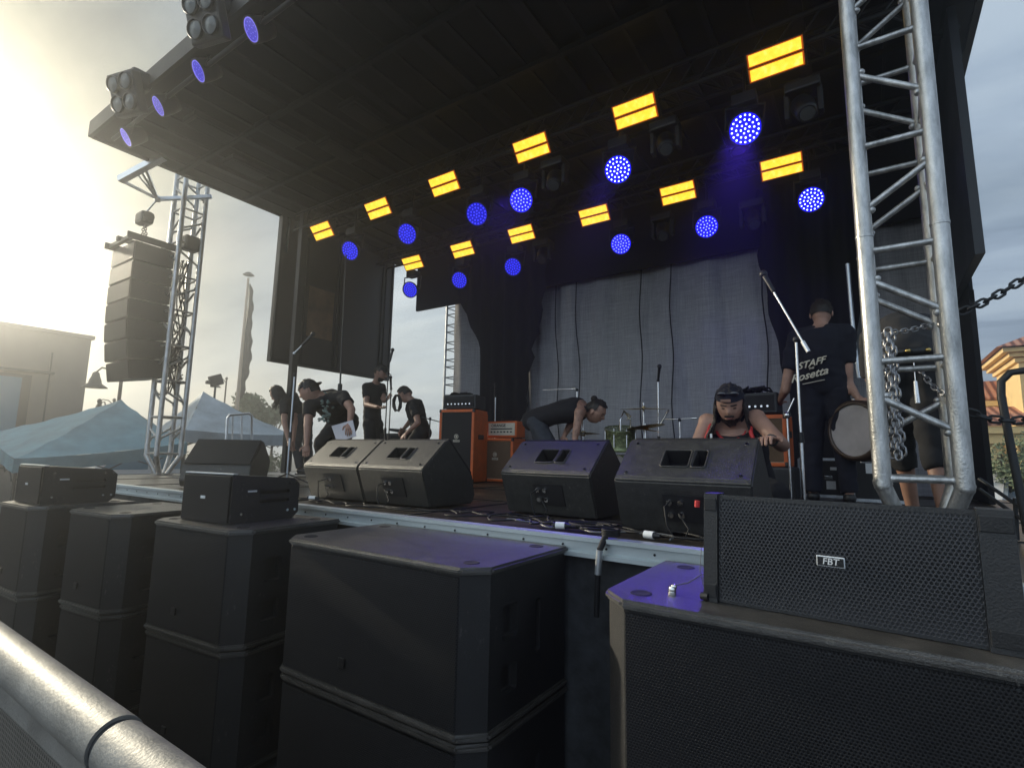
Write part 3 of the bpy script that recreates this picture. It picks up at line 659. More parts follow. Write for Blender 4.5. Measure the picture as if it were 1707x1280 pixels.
# near badge speaker with real perforated grille
fb = thing('line_array_speaker', 'wide black speaker with perforated grille and silver badge on right foreground subwoofer', 'speaker', (-.08, 1.6, 1.205))
ex = V((.655, -.045, 0)); exn = ex.normalized(); tilt = .03
P0 = V((-.405, 1.605, 1.204)); ydir = V((0, 0, 1)); nout = exn.cross(ydir).normalized()   # toward audience
Lx = .655; Hh = .292; back = -nout
def fp(u, v, d=0): return P0 + exn*u + V((0, 0, v)) + back*(d + tilt*v/Hh)
b = MB(); b.hexa([fp(0, 0), fp(Lx, 0), fp(Lx-.05, .02, .42), fp(.05, .02, .42), fp(0, Hh), fp(Lx, Hh), fp(Lx-.05, Hh-.03, .42), fp(.05, Hh-.03, .42)]); obj('cabinet', b, 'black', fb)
for u0, u1 in ((-.004, .034), (Lx-.056, Lx+.006)):
    b = MB(); b.hexa([fp(u0, -.001, -.012), fp(u1, -.001, -.012), fp(u1, -.001, .06), fp(u0, -.001, .06), fp(u0, Hh+.003, -.012), fp(u1, Hh+.003, -.012), fp(u1, Hh+.003, .06), fp(u0, Hh+.003, .06)])
    for vv in (.012, Hh-.045): b.box(fp((u0+u1)/2, vv+.017, -.014), (u1-u0-.004, .006, .036), Matrix((exn, back, V((0, 0, 1)))).transposed(), .002)
    obj('end_bezel', b, 'black', fb)
pit = .0098; b = MB(); nxh = int((Lx-.09)/pit); nzh = int((Hh-.012)/(pit*.866))
for j in range(nzh):
    for i in range(nxh):
        cx = .040+(i+.5*(j % 2)+.35)*pit; cz = .008+(j+.5)*pit*.866
        if cx > Lx-.06: continue
        ou, inn, dp = [], [], []
        for k in range(6):
            a = math.pi/6+k*math.pi/3
            bow = -.012+.010*abs((cz/Hh)-.5)*2
            ou.append(fp(cx+math.cos(a)*pit*.5775, cz+math.sin(a)*pit*.5775, bow)); inn.append(fp(cx+math.cos(a)*pit*.37, cz+math.sin(a)*pit*.37, bow+.0003)); dp.append(fp(cx+math.cos(a)*pit*.37, cz+math.sin(a)*pit*.37, bow+.004))
        b.add(ou+inn+dp, [(k, (k+1) % 6, (k+1) % 6+6, k+6) for k in range(6)]+[(k+6, (k+1) % 6+6, (k+1) % 6+12, k+12) for k in range(6)])
me = bpy.data.meshes.new('grille'); me.from_pydata([v-rootloc(fb) for v in b.v], [], b.f); link('grille', me, mat('perforated_steel', (.030, .030, .034), .36, .3), fb)
bd = MB(); bd.box(fp(.312, .145, -.016), (.062, .006, .026), Matrix((exn, back, V((0, 0, 1)))).transposed(), .002); bg = obj('badge', bd, 'logo', fb)
bd = MB(); bd.box(fp(.312, .145, -.0195), (.057, .003, .021), Matrix((exn, back, V((0, 0, 1)))).transposed(), .001); obj('badge_field', bd, 'black', bg)
obj('badge_lettering', text_mb('FBT', .022, fp(.312, .145, -.0212), exn*1, V((0, 0, 1)), .0006, .15), 'white', bg)

# ------------------------------------------------------------------ stage monitors (wedges)
def make_wedge(w=.62):
    t = thing('stage_monitor', 'x', 'stage monitor', (0, 0, 0), 'stage monitor wedges along the stage edge')
    prof = [(.09, .0), (.0, .235), (.012, .255), (.225, .435), (.26, .44), (.52, .20), (.56, .06), (.53, .0)]
    b = MB(); b.prism(prof, 'X', 0, w)
    me0 = b.mesh('w'); bm = bmesh.new(); bm.from_mesh(me0); bmesh.ops.bevel(bm, geom=bm.edges[:], offset=.007, segments=2, affect='EDGES')
    bm.verts.index_update(); b = MB(); b.add([v.co.copy() for v in bm.verts], [[v.index for v in f.verts] for f in bm.faces]); bm.free()
    sl = (V((0, .225, .435))-V((0, .012, .255))).normalized(); nn = V((0, -sl.z, sl.y)); q = Matrix((V((1, 0, 0)), sl, nn)).transposed(); mid = V((0, .118, .345))
    cu_ = MB()
    def pock(x0, x1, y0, y1, sk):
        P = [mid+V((x, 0, 0))+sl*y+nn*z for z in (-.09, .03) for x, y in ((x0, y0), (x1, y0), (x1+sk, y1), (x0+sk*1.6, y1))]; cu_.hexa(P)
    pock(.21, .33, -.055, .055, .0); pock(.352, .405, -.055, .055, .004)
    me = cut(b, cu_, 'cabinet'); link('cabinet', me, 'wedge', t)
    b = MB()
    def rim(x0, x1, y0, y1):
        pts = []
        for cx, cy, a0 in ((x1-.012, y1-.012, 0), (x0+.012, y1-.012, 90), (x0+.012, y0+.012, 180), (x1-.012, y0+.012, 270)):
            for k in range(4): a = R(a0+k*30); pts.append(mid+V((cx+.012*math.cos(a), 0, 0))+sl*(cy+.012*math.sin(a))+nn*.001)
        b.tube(pts, .0045, 6, True)
    rim(.205, .337, -.061, .061); rim(.346, .412, -.061, .061); obj('handle_rim', b, 'wedge', t)
    b = MB(); b.box(mid+V((.307, 0, 0))-nn*.085, (.22, .13, .006), q); obj('handle_recess', b, 'dark', t)
    b = MB()
    for x in (.05, w-.05):
        for s_ in (-.11, .11): b.cyl(mid+V((x, 0, 0))+sl*s_-nn*.001, mid+V((x, 0, 0))+sl*s_+nn*.003, .008, n=10)
    obj('corner_screws', b, 'chrome', t)
    dn = (V((0, .09, 0))-V((0, .0, .235))).normalized(); dno = V((0, dn.z, -dn.y))
    if dno.y > 0: dno = -dno
    q2 = Matrix((V((1, 0, 0)), -dn, dno)).transposed(); md = V((.33, .045, .12))
    b = MB(); b.box(md+dno*.003, (.2, .13, .006), q2); pnl = obj('connector_panel', b, 'black', t)
    b = MB()
    for dx, dy in ((-.07, .03), (-.07, -.03), (-.02, .03), (-.02, -.03)):
        c = md+V((dx, 0, 0))-dn*dy; b.cyl(c+dno*.005, c+dno*.016, .014, n=14)
    obj('sockets', b, 'chrome', pnl)
    b = MB(); b.tube([md+V((-.07, 0, 0))-dn*.03+dno*.01, md+V((-.07, -.03, 0))-dn*.03+dno*.05, md+V((-.06, -.09, -.07)), md+V((-.03, -.10, -.115)), md+V((.1, -.12, -.117))], .0045, 6)
    b.tube([md+V((-.02, 0, 0))+dn*.03+dno*.01, md+V((-.01, -.03, 0))+dno*.05, md+V((.03, -.07, -.08)), md+V((.02, -.09, -.115)), md+V((-.12, -.15, -.117))], .0045, 6); obj('plugged_cable', b, 'cable', t)
    g0, g1 = V((0, .262, .444)), V((0, .522, .204)); gd = (g1-g0).normalized(); gn = V((0, -gd.z, gd.y)); 
    if gn.z < 0: gn = -gn
    b = MB(); b.box((g0+g1)/2+V((w/2, 0, 0))+gn*.006, (w-.02, (g1-g0).length-.01, .01), Matrix((V((1, 0, 0)), gd, gn)).transposed(), .003); obj('grille', b, 'grille', t)
    return t
w4 = make_wedge(.62); w4.location = (-1.03, 2.42, DZ+.012); w4['label'] = 'rightmost grey stage monitor, in front of the crouching long haired man'
dup(w4, (-1.90, 2.70, DZ+.012), R(-2), 'violet tinted stage monitor in front of the man in a tank top')
dup(w4, (-2.99, 2.50, DZ+.012), R(0), 'sunlit stage monitor, right one of the side by side pair')
dup(w4, (-3.62, 2.50, DZ+.012), R(0), 'sunlit stage monitor, left one of the side by side pair')
c0 = at(380, 770, 2.80); th0 = R(-140); dup(w4, (c0.x-(.31*math.cos(th0)-.28*math.sin(th0)), c0.y-(.31*math.sin(th0)+.28*math.cos(th0)), DZ+.012), th0, 'large dim stage monitor behind the small speaker, left of the sunlit pair')
dup(w4, (-4.02, 3.05, DZ+.012), R(62), 'dark stage monitor turned sideways behind the sunlit pair')

# red connector and cords
def cord(pts, r=.005, m='cable', label='', name='cable', cat='cable', grp='loose cables on the stage edge'):
    # smooth through points
    P = [V(p) for p in pts]; out = []
    for i in range(len(P)-1):
        p0 = P[max(i-1, 0)]; p1 = P[i]; p2 = P[i+1]; p3 = P[min(i+2, len(P)-1)]
        for k in range(6):
            t = k/6; out.append(.5*((2*p1)+(p2-p0)*t+(2*p0-5*p1+4*p2-p3)*t*t+(3*p1-p0-3*p2+p3)*t**3))
    out.append(P[-1]); b = MB(); b.tube(out, r, 6); return solo(name, b, m, label, cat, grp)
zc = DZ+.018
def wander(x0, x1, y, amp, n=14, seed=0):
    r_ = random.Random(seed); return [(x0+(x1-x0)*k/n+r_.uniform(-.04, .04), y+r_.uniform(-amp, amp), zc+r_.uniform(0, .012)) for k in range(n+1)]
cord(wander(-3.75, -1.9, 2.36, .07, seed=1), label='black cable snaking in front of the sunlit monitor pair')
cord(wander(-3.7, -2.3, 2.30, .06, seed=2), label='second black cable dipping over the rail below the sunlit pair')
cord(wander(-2.3, -.6, 2.40, .09, seed=3), label='black cable running in front of the violet tinted monitor')
cord(wander(-1.95, -.75, 2.33, .07, seed=4), .0055, label='thick black cable bunched beside the clamped tube')
cord(wander(-1.6, -.7, 2.30, .06, seed=5), .005, 'cable_grey', 'grey cable looping near the white cable plugs')
cord(wander(-1.2, .2, 2.33, .05, seed=6), label='black cable running behind the badge speaker')
cord(wander(-2.1, -1.0, 2.55, .10, n=18, seed=8), .0045, label='tangled thin cable under the violet tinted monitor')
r_ = random.Random(5)
b = MB()
for k in range(5): 
    a0 = r_.uniform(0, 6); b.tube([V((-1.25+.12*math.cos(a)+r_.uniform(-.01, .01)+.03*k, 2.40+.08*math.sin(a), zc+.004*k)) for a in [a0+j*.4 for j in range(16)]], .0045, 6)
solo('cable_coil', b, 'cable', 'coil of black cable between the two right stage monitors', 'cable')
for (x, y, rz, lb) in [(-1.24, 2.27, .3, 'white cable plug on the stage edge left of the clamped tube'), (-.80, 2.26, -.2, 'white cable plug on the stage edge right of the clamped tube'), (-3.28, 2.36, .6, 'small white plug in front of the sunlit pair')]:
    t = thing('cable_plug', lb, 'plug', (x, y, zc), 'white cable plugs'); d = V((math.cos(rz), math.sin(rz), 0)); p = V((x, y, zc+.012))
    b = MB(); b.cyl(p-d*.022, p+d*.022, .017, n=14); obj('collar', b, 'white', t)
    b = MB(); b.cyl(p+d*.022, p+d*.052, .014, .008, n=12); b.cyl(p-d*.022, p-d*.035, .0145, n=12); obj('shell', b, 'black', t)
p = at(1162, 845, 2.40); b = MB(); b.cyl(p, p+V((.002, 0, .028)), .011, n=12); c1 = solo('red_connector', b, 'red', 'red connector plugged into the rightmost stage monitor', 'plug')
p2 = V((-.965, 2.115, 0))
t = thing('clamped_tube', 'short grey metal tube clamped upright on the stage edge with wound cable', 'tube', (p2.x, p2.y, DZ))
b = MB(); b.cyl((p2.x-.005, p2.y-.01, DZ-.13), (p2.x+.004, p2.y-.01, DZ-.03), .014, n=16); obj('tube', b, 'alu', t)
b = MB(); b.cyl((p2.x-.012, p2.y-.01, DZ-.30), (p2.x-.005, p2.y-.01, DZ-.128), .012, n=12); b.cyl((p2.x+.004, p2.y-.01, DZ-.03), (p2.x+.012, p2.y+.03, DZ+.02), .013, n=12)
for k in range(4): b.tube([V((p2.x+.02+.035*math.cos(a), p2.y+.07+.04*math.sin(a), DZ+.025+.007*k)) for a in [j*.5 for j in range(13)]], .0055, 6)
obj('cable_wrap', b, 'cable', t)
# little connector and wire on the near subwoofer
p = V((-.50, 1.60, 1.203)); t = thing('dangling_connector', 'small metal connector on a thin wire resting on the violet lit subwoofer', 'connector', p)
b = MB(); b.ell(p+V((0, 0, .014)), (.011, .011, .013)); b.ell(p+V((.006, 0, .024)), (.008, .008, .007)); b.cyl(p+V((0, 0, 0)), p+V((0, 0, .008)), .012, n=12); obj('connector_body', b, 'chrome', t)
b = MB(); b.tube([p+V((.01, 0, .028)), p+V((.04, .02, .035)), p+V((.075, .04, .06)), p+V((.10, .045, .075))], .0018, 6); b.tube([p+V((.10, .03, .15)), p+V((.082, .02, .14)), p+V((.078, .01, .08)), p+V((.095, .0, .01))], .0010, 5); obj('wire', b, 'cable_grey', t)
b = MB(); b.cyl(p+V((.085, -.005, .012)), p+V((.105, -.01, .012)), .011, n=12); obj('second_plug', b, 'black', t)

# ------------------------------------------------------------------ barricade
bt = thing('crowd_barricade', 'galvanised steel crowd barrier with round top rail and slotted sheet', 'barricade', (-1.6, .42, 0))
b = MB(); b.cyl((-4.5, .46, 1.108), (-1.075, .425, 1.108), .043, n=40); obj('top_rail', b, 'galv', bt)
b = MB(); b.cyl((-1.06, .425, 1.106), (1.0, .41, 1.106), .0415, n=40); obj('top_rail', b, 'galv', bt)
b = MB(); b.cyl((-1.078, .425, 1.107), (-1.058, .425, 1.107), .038, n=30); obj('rail_joint', b, 'iron', bt)
b = MB(); b.box((-2.78, .425, .53), (3.40, .008, 1.05)); obj('slotted_sheet', b, hexmat('slotted_galvanised_sheet', .022, (.13, .12, .105), (.010, .010, .010), .19, .55, 'XZ', True, .4, .5, .525), bt)
b = MB(); b.box((-2.78, .425, 1.04), (3.40, .020, .05), None, .005); obj('sheet_flange', b, 'galv', bt)

# ------------------------------------------------------------------ line array, arm, hoist
pa = thing('line_array', 'tall hanging column of seven stacked black speakers at the far left', 'speaker column', (-8.5, 2.95, 4.6))
zs = 4.42; y = 2.80; ang = -2
for k in range(7):
    h = .268; a = R([0, 0, 1, 2, 4, 6, 9][k]); q = Matrix.Rotation(a, 3, 'X')
    c = V((-8.53, y+.24, zs-h/2)); b = MB()
    P = [V((x, yy, z)) for z in (-1, 1) for x, yy in ((-.38, -.24), (.38, -.24), (.38, .25), (-.38, .25))]
    b.hexa([c + q @ V((p_.x, p_.y, p_.z*(h/2-.004 if p_.y < 0 else h/2-.014))) for p_ in P]); e = obj('speaker_box', b, 'sub', pa)
    g_ = MB(); g_.box(c + q @ V((0, -.246, 0)), (.74, .012, h-.03), q, .003); obj('grille', g_, 'grille_fine', e)
    zs -= h*math.cos(a); y += (.0, .0, .004, .012, .03, .05, .06)[k]
b = MB(); b.box((-8.91, 3.0, 4.47), (.03, .62, .09)); b.box((-8.15, 3.0, 4.47), (.03, .62, .09)); b.box((-8.53, 2.76, 4.47), (.76, .05, .05)); b.box((-8.53, 3.22, 4.47), (.76, .05, .05)); b.box((-8.53, 3.0, 4.50), (.06, .6, .06)); obj('flying_frame', b, 'iron', pa)
hp = V((-8.53, 3.0, 4.85)); ho = thing('chain_hoist', 'grey chain hoist hanging above the far left speaker column', 'hoist', hp)
b = MB(); b.box(hp+V((0, 0, .05)), (.26, .17, .17), None, .04); b.cyl(hp+V((-.16, 0, .05)), hp+V((.16, 0, .05)), .07, n=16); obj('motor', b, 'iron', ho)
def chain_mb(p0, p1, sag, link_l=.045, r=.0045, n=None):
    p0, p1 = V(p0), V(p1); L = (p1-p0).length; n = n or max(3, int(L/(link_l*.72))); b = MB()
    for k in range(n):
        t0, t1 = k/n, (k+1)/n
        a = p0.lerp(p1, t0)+V((0, 0, -sag*4*t0*(1-t0))); c = p0.lerp(p1, t1)+V((0, 0, -sag*4*t1*(1-t1))); d = (c-a).normalized(); mid = (a+c)/2
        u = d.cross(V((.3, 1, .2))).normalized(); v = d.cross(u)
        if k % 2: u = v
        hl = link_l/2; hw = link_l*.30; pts = []
        for j in range(12):
            an = 2*math.pi*j/12; pts.append(mid + d*(math.cos(an)*hl*.62+(hl*.38 if math.cos(an) > 0 else -hl*.38)) + u*math.sin(an)*hw)
        b.tube(pts, r, 6, True)
    return b
obj('chain', chain_mb(hp+V((0, 0, -.06)), hp+V((0, 0, -.32)), 0, .05, .006), 'iron', ho)
obj('chain', chain_mb(hp+V((.05, 0, -.06)), hp+V((.12, .02, -.32)), 0, .05, .006), 'iron', ho)
ar = thing('rigging_arm', 'pale triangular rigging arm sticking out of the roof above the speaker column', 'rigging arm', (-8.3, 2.8, 5.3))
A0, A1, A2 = atx(252, 262, -7.75), atx(200, 300, -8.1), atx(263, 332, -8.3); A3 = V((-7.75, 3.4, 5.25))
b = MB()
def bar(b, p, q_, w_): 
    p, q_ = V(p), V(q_); d = (q_-p).normalized(); s_ = d.cross(V((0, 0, 1))).normalized(); u_ = s_.cross(d); b.box((p+q_)/2, ((q_-p).length, w_, w_), Matrix((d, s_, u_)).transposed(), .004)
bar(b, A0+V((.5, .1, .0)), A1, .085); obj('outrigger_beam', b, 'alu', ar)
b = MB(); bar(b, A1, A2, .035); bar(b, A0+(A1-A0)*.4, A2, .03); bar(b, A0+(A1-A0)*.55, A2, .025); bar(b, A0+(A1-A0)*.25, A2, .03); bar(b, A2, A2+V((.5, .5, .12)), .05); obj('struts', b, 'alu', ar)
b = MB(); b.tube([A2, hp+V((0, 0, .13))], .012, 6); b.ell(A2, (.05, .05, .05)); obj('hanger', b, 'alu', ar)
# chain bag and cable bundle on left tower
b = MB()
r_ = random.Random(3)
for k in range(8):
    x0 = -8.1+r_.uniform(-.08, .08); pts = [V((x0+.05*math.sin(j*.8+k), 3.4+.06*math.cos(j*.7+k*2), 4.3-j*.13)) for j in range(16)]; b.tube(pts, .010, 5)
for k in range(60): c = V((-8.12+r_.gauss(0, .07), 3.4+r_.gauss(0, .06), 2.9+r_.gauss(0, .14))); b.tube([c+V((.04*math.cos(a+k), .03*math.sin(a*1.3), .04*math.sin(a+k))) for a in range(0, 7)], .007, 5)
solo('cable_bundle', b, 'iron', 'tangled bundle of cables hanging inside the far left truss tower', 'cable')
b = MB(); b.box((-8.0, 3.42, 4.55), (.16, .2, .22), None, .03); solo('junction_box', b, 'iron', 'dark box fixed inside the top of the far left truss tower', 'box')

# chains on the right tower
solo('hanging_chain', chain_mb(at(1480, 548, 2.86), at(1498, 765, 2.86), 0, .045, .0050), 'steel', 'steel chain hanging in a long bundle inside the near truss tower, front strand', 'chain', 'chains on the near truss tower')
solo('hanging_chain', chain_mb(at(1474, 556, 2.89), at(1489, 762, 2.89), 0, .045, .0050), 'steel', 'steel chain strand hanging just left behind the front strand', 'chain', 'chains on the near truss tower')
solo('hanging_chain', chain_mb(at(1486, 556, 2.93), at(1505, 758, 2.93), 0, .045, .0050), 'steel', 'steel chain strand hanging just right behind the front strand', 'chain', 'chains on the near truss tower')
solo('tie_chain', chain_mb(at(1486, 554, 2.9), at(1562, 536, 3.05), .01, .036, .0035), 'steel', 'thin chain tied across the near truss tower at chest height', 'chain')
solo('tie_chain', chain_mb(at(1532, 612, 3.1), at(1572, 655, 3.0), .02, .036, .0035), 'steel', 'thin chain end dangling at the back of the near truss tower', 'chain')
solo('barrier_chain', chain_mb(at(1600, 521, 3.0), at(1745, 436, 3.1), .02, .05, .006), 'iron', 'dark chain rising to the upper right against the sky', 'chain')
solo('barrier_chain', chain_mb(at(1612, 685, 3.0), at(1745, 690, 3.1), .035, .05, .006), 'iron', 'dark chain sagging past the black handrail to the tower', 'chain')
# bolt detail and black handrails right
b = MB(); P = [at(1760, 617, 3.2), at(1712, 617, 3.2), at(1684, 621, 3.2), at(1669, 636, 3.2), at(1669, 660, 3.2), at(1688, 760, 3.2), at(1706, 850, 3.2), at(1713, 890, 3.2)]
b.tube(P, .016, 10); solo('stair_handrail', b, 'iron', 'thick black bent tube handrail at the right edge of the stage', 'handrail')
b = MB(); b.tube([at(1632, 798, 3.6), at(1760, 885, 3.3)], .009, 8); b.tube([at(1632, 815, 3.6), at(1760, 905, 3.3)], .009, 8); b.tube([at(1692, 830, 3.45), at(1696, 900, 3.45)], .009, 8); solo('stair_rail', b, 'iron', 'pair of thin slanting dark rails beside the thick black handrail', 'handrail')

# ------------------------------------------------------------------ amplifiers and band gear
def amp_cab(name, label, loc, w, h, d, rz, grille, crest=True, cat='amplifier'):
    t = thing(name, label, cat, (0, 0, 0), 'guitar amplifiers and cabinets')
    b = MB(); th = .035
    b.box((0, 0, h/2), (w, d, h), None, .012); cu_ = MB(); cu_.box((0, -d/2, h/2), (w-2*th, .05, h-2*th)); link('shell', cut(b, cu_, 'shell'), 'orange', t)
    b = MB(); b.box((0, -d/2+.022, h/2), (w-2*th, .01, h-2*th)); gr = obj('grille_cloth', b, grille, t)
    b = MB(); b.tube([(-w/2+th, -d/2+.012, th), (w/2-th, -d/2+.012, th), (w/2-th, -d/2+.012, h-th), (-w/2+th, -d/2+.012, h-th)], .004, 5, True); obj('piping', b, 'cream', t)
    if crest:
        b = MB(); b.lathe([(.022, 0), (.030, .004), (.03, 0)], (0, -d/2+.010, h*.62), V((0, -1, 0)), 20); b.ell((0, -d/2+.012, h*.62), (.013, .005, .016)); b.box((0, -d/2+.012, h*.62-.055), (.09, .006, .026)); obj('crest', b, 'cream', t)
        obj('lettering', text_mb('ORANGE', .02, V((0, -d/2+.0085, h*.62-.055)), V((1, 0, 0)), V((0, 0, 1)), .0004), 'dark', t)
    b = MB()
    for sx in (-1, 1):
        for zz in (.02, h-.02):
            for yy in (-1, 1): b.box((sx*(w/2-.014), yy*(d/2-.014), zz), (.034, .034, .044), None, .01)
    obj('corner_caps', b, 'black', t)
    b = MB()
    for sx in (-1, 1): b.box((sx*(w/2), 0, h*.62), (.012, .16, .06), None, .01)
    obj('side_handle', b, 'black', t)
    t.location = loc; t.rotation_euler = (0, 0, rz); return t
amp_cab('bass_cabinet', 'tall red orange cabinet with black grille left of the black drape', (-4.36, 5.35, DZ+.012), .50, .91, .42, R(12), 'black_grille')
amp_cab('guitar_cabinet', 'orange cabinet with brown grille under the small lettered amplifier', (-4.05, 5.78, DZ+.012), .56, .56, .34, R(2), 'brown_grille')
amp_cab('guitar_cabinet', 'bright orange cabinet with tan grille behind the crouching man', (-.83, 5.35, DZ+.30), .52, .46, .3, R(-3), 'brown_grille', False)
b = MB(); b.box((-.83, 5.35, DZ+.155), (.6, .4, .28), None, .02); solo('flight_case', b, 'black', 'black case under the bright orange cabinet', 'flight case', 'flight cases')
def amp_head(label, loc, w, h, d, rz, dark):
    t = thing('amplifier_head', label, 'amplifier', (0, 0, 0), 'amplifier heads')
    b = MB(); b.box((0, 0, h/2), (w, d, h), None, .012); obj('shell', b, 'black' if dark else 'orange', t)
    b = MB(); b.box((0, -d/2-.003, h/2), (w-.05, .01, h-.05)); obj('face_plate', b, 'black_grille' if dark else 'cream', t)
    b = MB()
    for k in range(7): b.cyl((-w*.33+k*w*.11, -d/2-.02, h*.33), (-w*.33+k*w*.11, -d/2-.005, h*.33), .010, n=10)
    obj('knobs', b, 'chrome' if dark else 'dark', t)
    if not dark:
        b = MB(); b.box((0, -d/2-.0095, h*.52), (w*.72, .003, .012)); obj('face_stripe', b, 'dark', t)
        obj('lettering', text_mb('ORANGE', .055, V((-w*.1, -d/2-.0095, h*.72)), V((1, 0, 0)), V((0, 0, 1)), .0005), 'dark', t)
    b = MB(); b.tube([(-.09, 0, h), (-.08, 0, h+.03), (.08, 0, h+.03), (.09, 0, h)], .009, 6); obj('carry_handle', b, 'black', t)
    t.location = loc; t.rotation_euler = (0, 0, rz)
amp_head('small orange amplifier head with cream face and lettering', (-3.97, 5.76, DZ+.585), .46, .21, .22, R(2), False)
amp_head('black amplifier head on the tall red orange cabinet', (-4.36, 5.35, DZ+.935), .47, .18, .3, R(12), True)
amp_head('black amplifier head with cables on the bright orange cabinet', (-.87, 5.35, DZ+.775), .46, .19, .26, R(-3), True)
b = MB(); r_ = random.Random(9)
for k in range(9): c = V((-.87+r_.uniform(-.14, .14), 5.3+r_.uniform(-.05, .05), DZ+.985)); b.tube([c+V((.07*math.cos(a+k), .05*math.sin(a), .02*math.sin(a*1.7)+.01*k*.3)) for a in range(0, 8)], .008, 5)
solo('cable_pile', b, 'cable', 'pile of black cables on the amplifier behind the crouching man', 'cable')
b = MB()
for k in range(7): c = V((-4.36+r_.uniform(-.14, .14), 5.3+r_.uniform(-.05, .05), DZ+1.14)); b.tube([c+V((.07*math.cos(a+k), .05*math.sin(a), .012*math.sin(a*1.7))) for a in range(0, 8)], .008, 5)
solo('cable_pile', b, 'cable', 'flat pile of cables on the tall red orange cabinet stack', 'cable')
# black speaker cabinet behind the left group
t = thing('speaker_cabinet', 'black speaker cabinet behind the two microphone stands, open case on top', 'speaker', (-5.75, 5.6, DZ))
b = MB(); b.box((-5.72, 5.6, DZ+.33), (.55, .4, .62), None, .015); obj('cabinet', b, 'black', t)
b = MB(); b.box((-5.72, 5.393, DZ+.33), (.48, .012, .55), None, .003); obj('grille', b, 'grille', t)
b = MB(); b.box((-5.66, 5.6, DZ+.67), (.4, .3, .04), Matrix.Rotation(R(8), 3, 'Y'), .01); obj('top_tray', b, 'tee_grey', t)
# flight cases at right rear
def case(p, d, label):
    t = thing('flight_case', label, 'flight case', (p[0], p[1], p[2]), 'flight cases')
    b = MB(); b.box((p[0], p[1], p[2]+d[2]/2), d, None, .01); obj('shell', b, 'black', t)
    b = MB()
    for sx in (-1, 1):
        for sy in (-1, 1): b.box((p[0]+sx*d[0]/2, p[1]+sy*d[1]/2, p[2]+d[2]/2), (.025, .025, d[2]+.004))
        for z in (0, d[2]): b.box((p[0], p[1]+sx*d[1]/2, p[2]+z), (d[0], .026, .026))
    obj('edge_trim', b, 'alu', t)
    b = MB(); b.box((p[0]+.02, p[1]-d[1]/2-.004, p[2]+d[2]*.3), (.08, .006, .08)); b.box((p[0]-.08, p[1]-d[1]/2-.004, p[2]+d[2]*.6), (.05, .006, .12)); b.box((p[0]+.08, p[1]-d[1]/2-.004, p[2]+d[2]*.75), (.12, .006, .03)); obj('stencil_marks', b, 'white', t)
    b = MB(); b.box((p[0], p[1]-d[1]/2-.008, p[2]+d[2]*.5), (.07, .012, .04), None, .004); obj('latch', b, 'chrome', t)
case((.08, 6.0, DZ+.012), (.42, .4, .5), 'black flight case with white stencil marks right of the staff man')
case((-.34, 6.35, DZ+.012), (.5, .4, .36), 'black flight case seen between the legs of the staff man')

# drum kit
dk = thing('drum_kit', 'half assembled drum kit with green tom, bass drum and bronze cymbals', 'drum kit', (-2.1, 5.4, DZ))
p = at(1034, 731, 5.4); ax = V((.35, -.85, .4)).normalized()
b = MB(); b.lathe([(.165, -.11), (.172, -.10), (.165, -.09), (.165, .09), (.172, .10), (.168, .115)], p, V((.1, -.25, 1)), 28); b.lathe([(.001, .108), (.165, .108)], p, V((.1, -.25, 1)), 28); tm = obj('tom', b, 'sparkle', dk)
b = MB()
for k in range(8):
    a = k*math.pi/4; uu = V((math.cos(a), math.sin(a), 0))*.172; b.cyl(p+uu+V((0, 0, -.1)), p+uu+V((0, 0, .1)), .007, n=6)
obj('tom_lugs', b, 'chrome', tm)
p = at(1052, 800, 5.55); axd = V((-.45, -.85, .05)).normalized()
b = MB(); b.lathe([(.25, -.2), (.26, -.19), (.25, -.17), (.25, .17), (.262, .18), (.262, .205), (.25, .205)], p, axd, 36); bd_ = obj('bass_drum', b, 'sparkle', dk)
b = MB(); b.lathe([(.001, .20), (.25, .198)], p, axd, 36); obj('drum_head', b, 'kb', bd_)
b = MB()
for k in range(10):
    a = k*math.pi/5; u_ = axd.orthogonal().normalized(); v_ = axd.cross(u_); c = p+(u_*math.cos(a)+v_*math.sin(a))*.265; b.cyl(c-axd*.18, c+axd*.19, .007, n=6)
b.cyl(p+V((-.3, -.1, -.2)), p+V((-.12, 0, 0)), .01, n=6); obj('tension_rods', b, 'chrome', bd_)
def cymbal(p, r, tilt, parent):
    b = MB(); b.lathe([(.001, .022), (.02, .018), (.035, .008), (r*.6, .002), (r, -.006)], p, tilt, 36); obj('cymbal', b, 'brass', parent)
c1 = at(1073, 681, 5.5); cymbal(c1, .25, V((.02, -.06, 1)), dk); c2 = at(1076, 716, 5.3); cymbal(c2, .2, V((.15, .0, 1)), dk); cymbal(c2+V((0, 0, .02)), .2, V((.15, 0, -1)), dk)
b = MB()
for c in (c1, c2): b.cyl((c.x, c.y, DZ+.3), c+V((0, 0, .06)), .009, n=8); b.ell(c+V((0, 0, .03)), (.014, .014, .012))
for c in (c1, c2):
    for k in range(3): a = k*2.1+.4; b.cyl((c.x, c.y, DZ+.38), (c.x+.24*math.cos(a), c.y+.24*math.sin(a), DZ+.02), .008, n=6)
b.tube([at(1035, 733, 5.3), at(1034, 700, 5.3), at(1040, 685, 5.35), at(1051, 700, 5.4), at(1051, 735, 5.4)], .009, 6); b.tube([at(1040, 685, 5.35), at(1052, 694, 5.4), at(1044, 700, 5.4)], .008, 6)
obj('cymbal_stands', b, 'chrome', dk)
b = MB(); b.cyl((-2.0, 5.75, DZ+.35), (-2.0, 5.75, DZ+.52), .17, n=24); obj('floor_tom', b, 'sparkle', dk)
hh = thing('hi_hat', 'bronze hi-hat cymbals on chrome stand beside the man in a tank top', 'cymbal', (-2.62, 5.3, DZ))
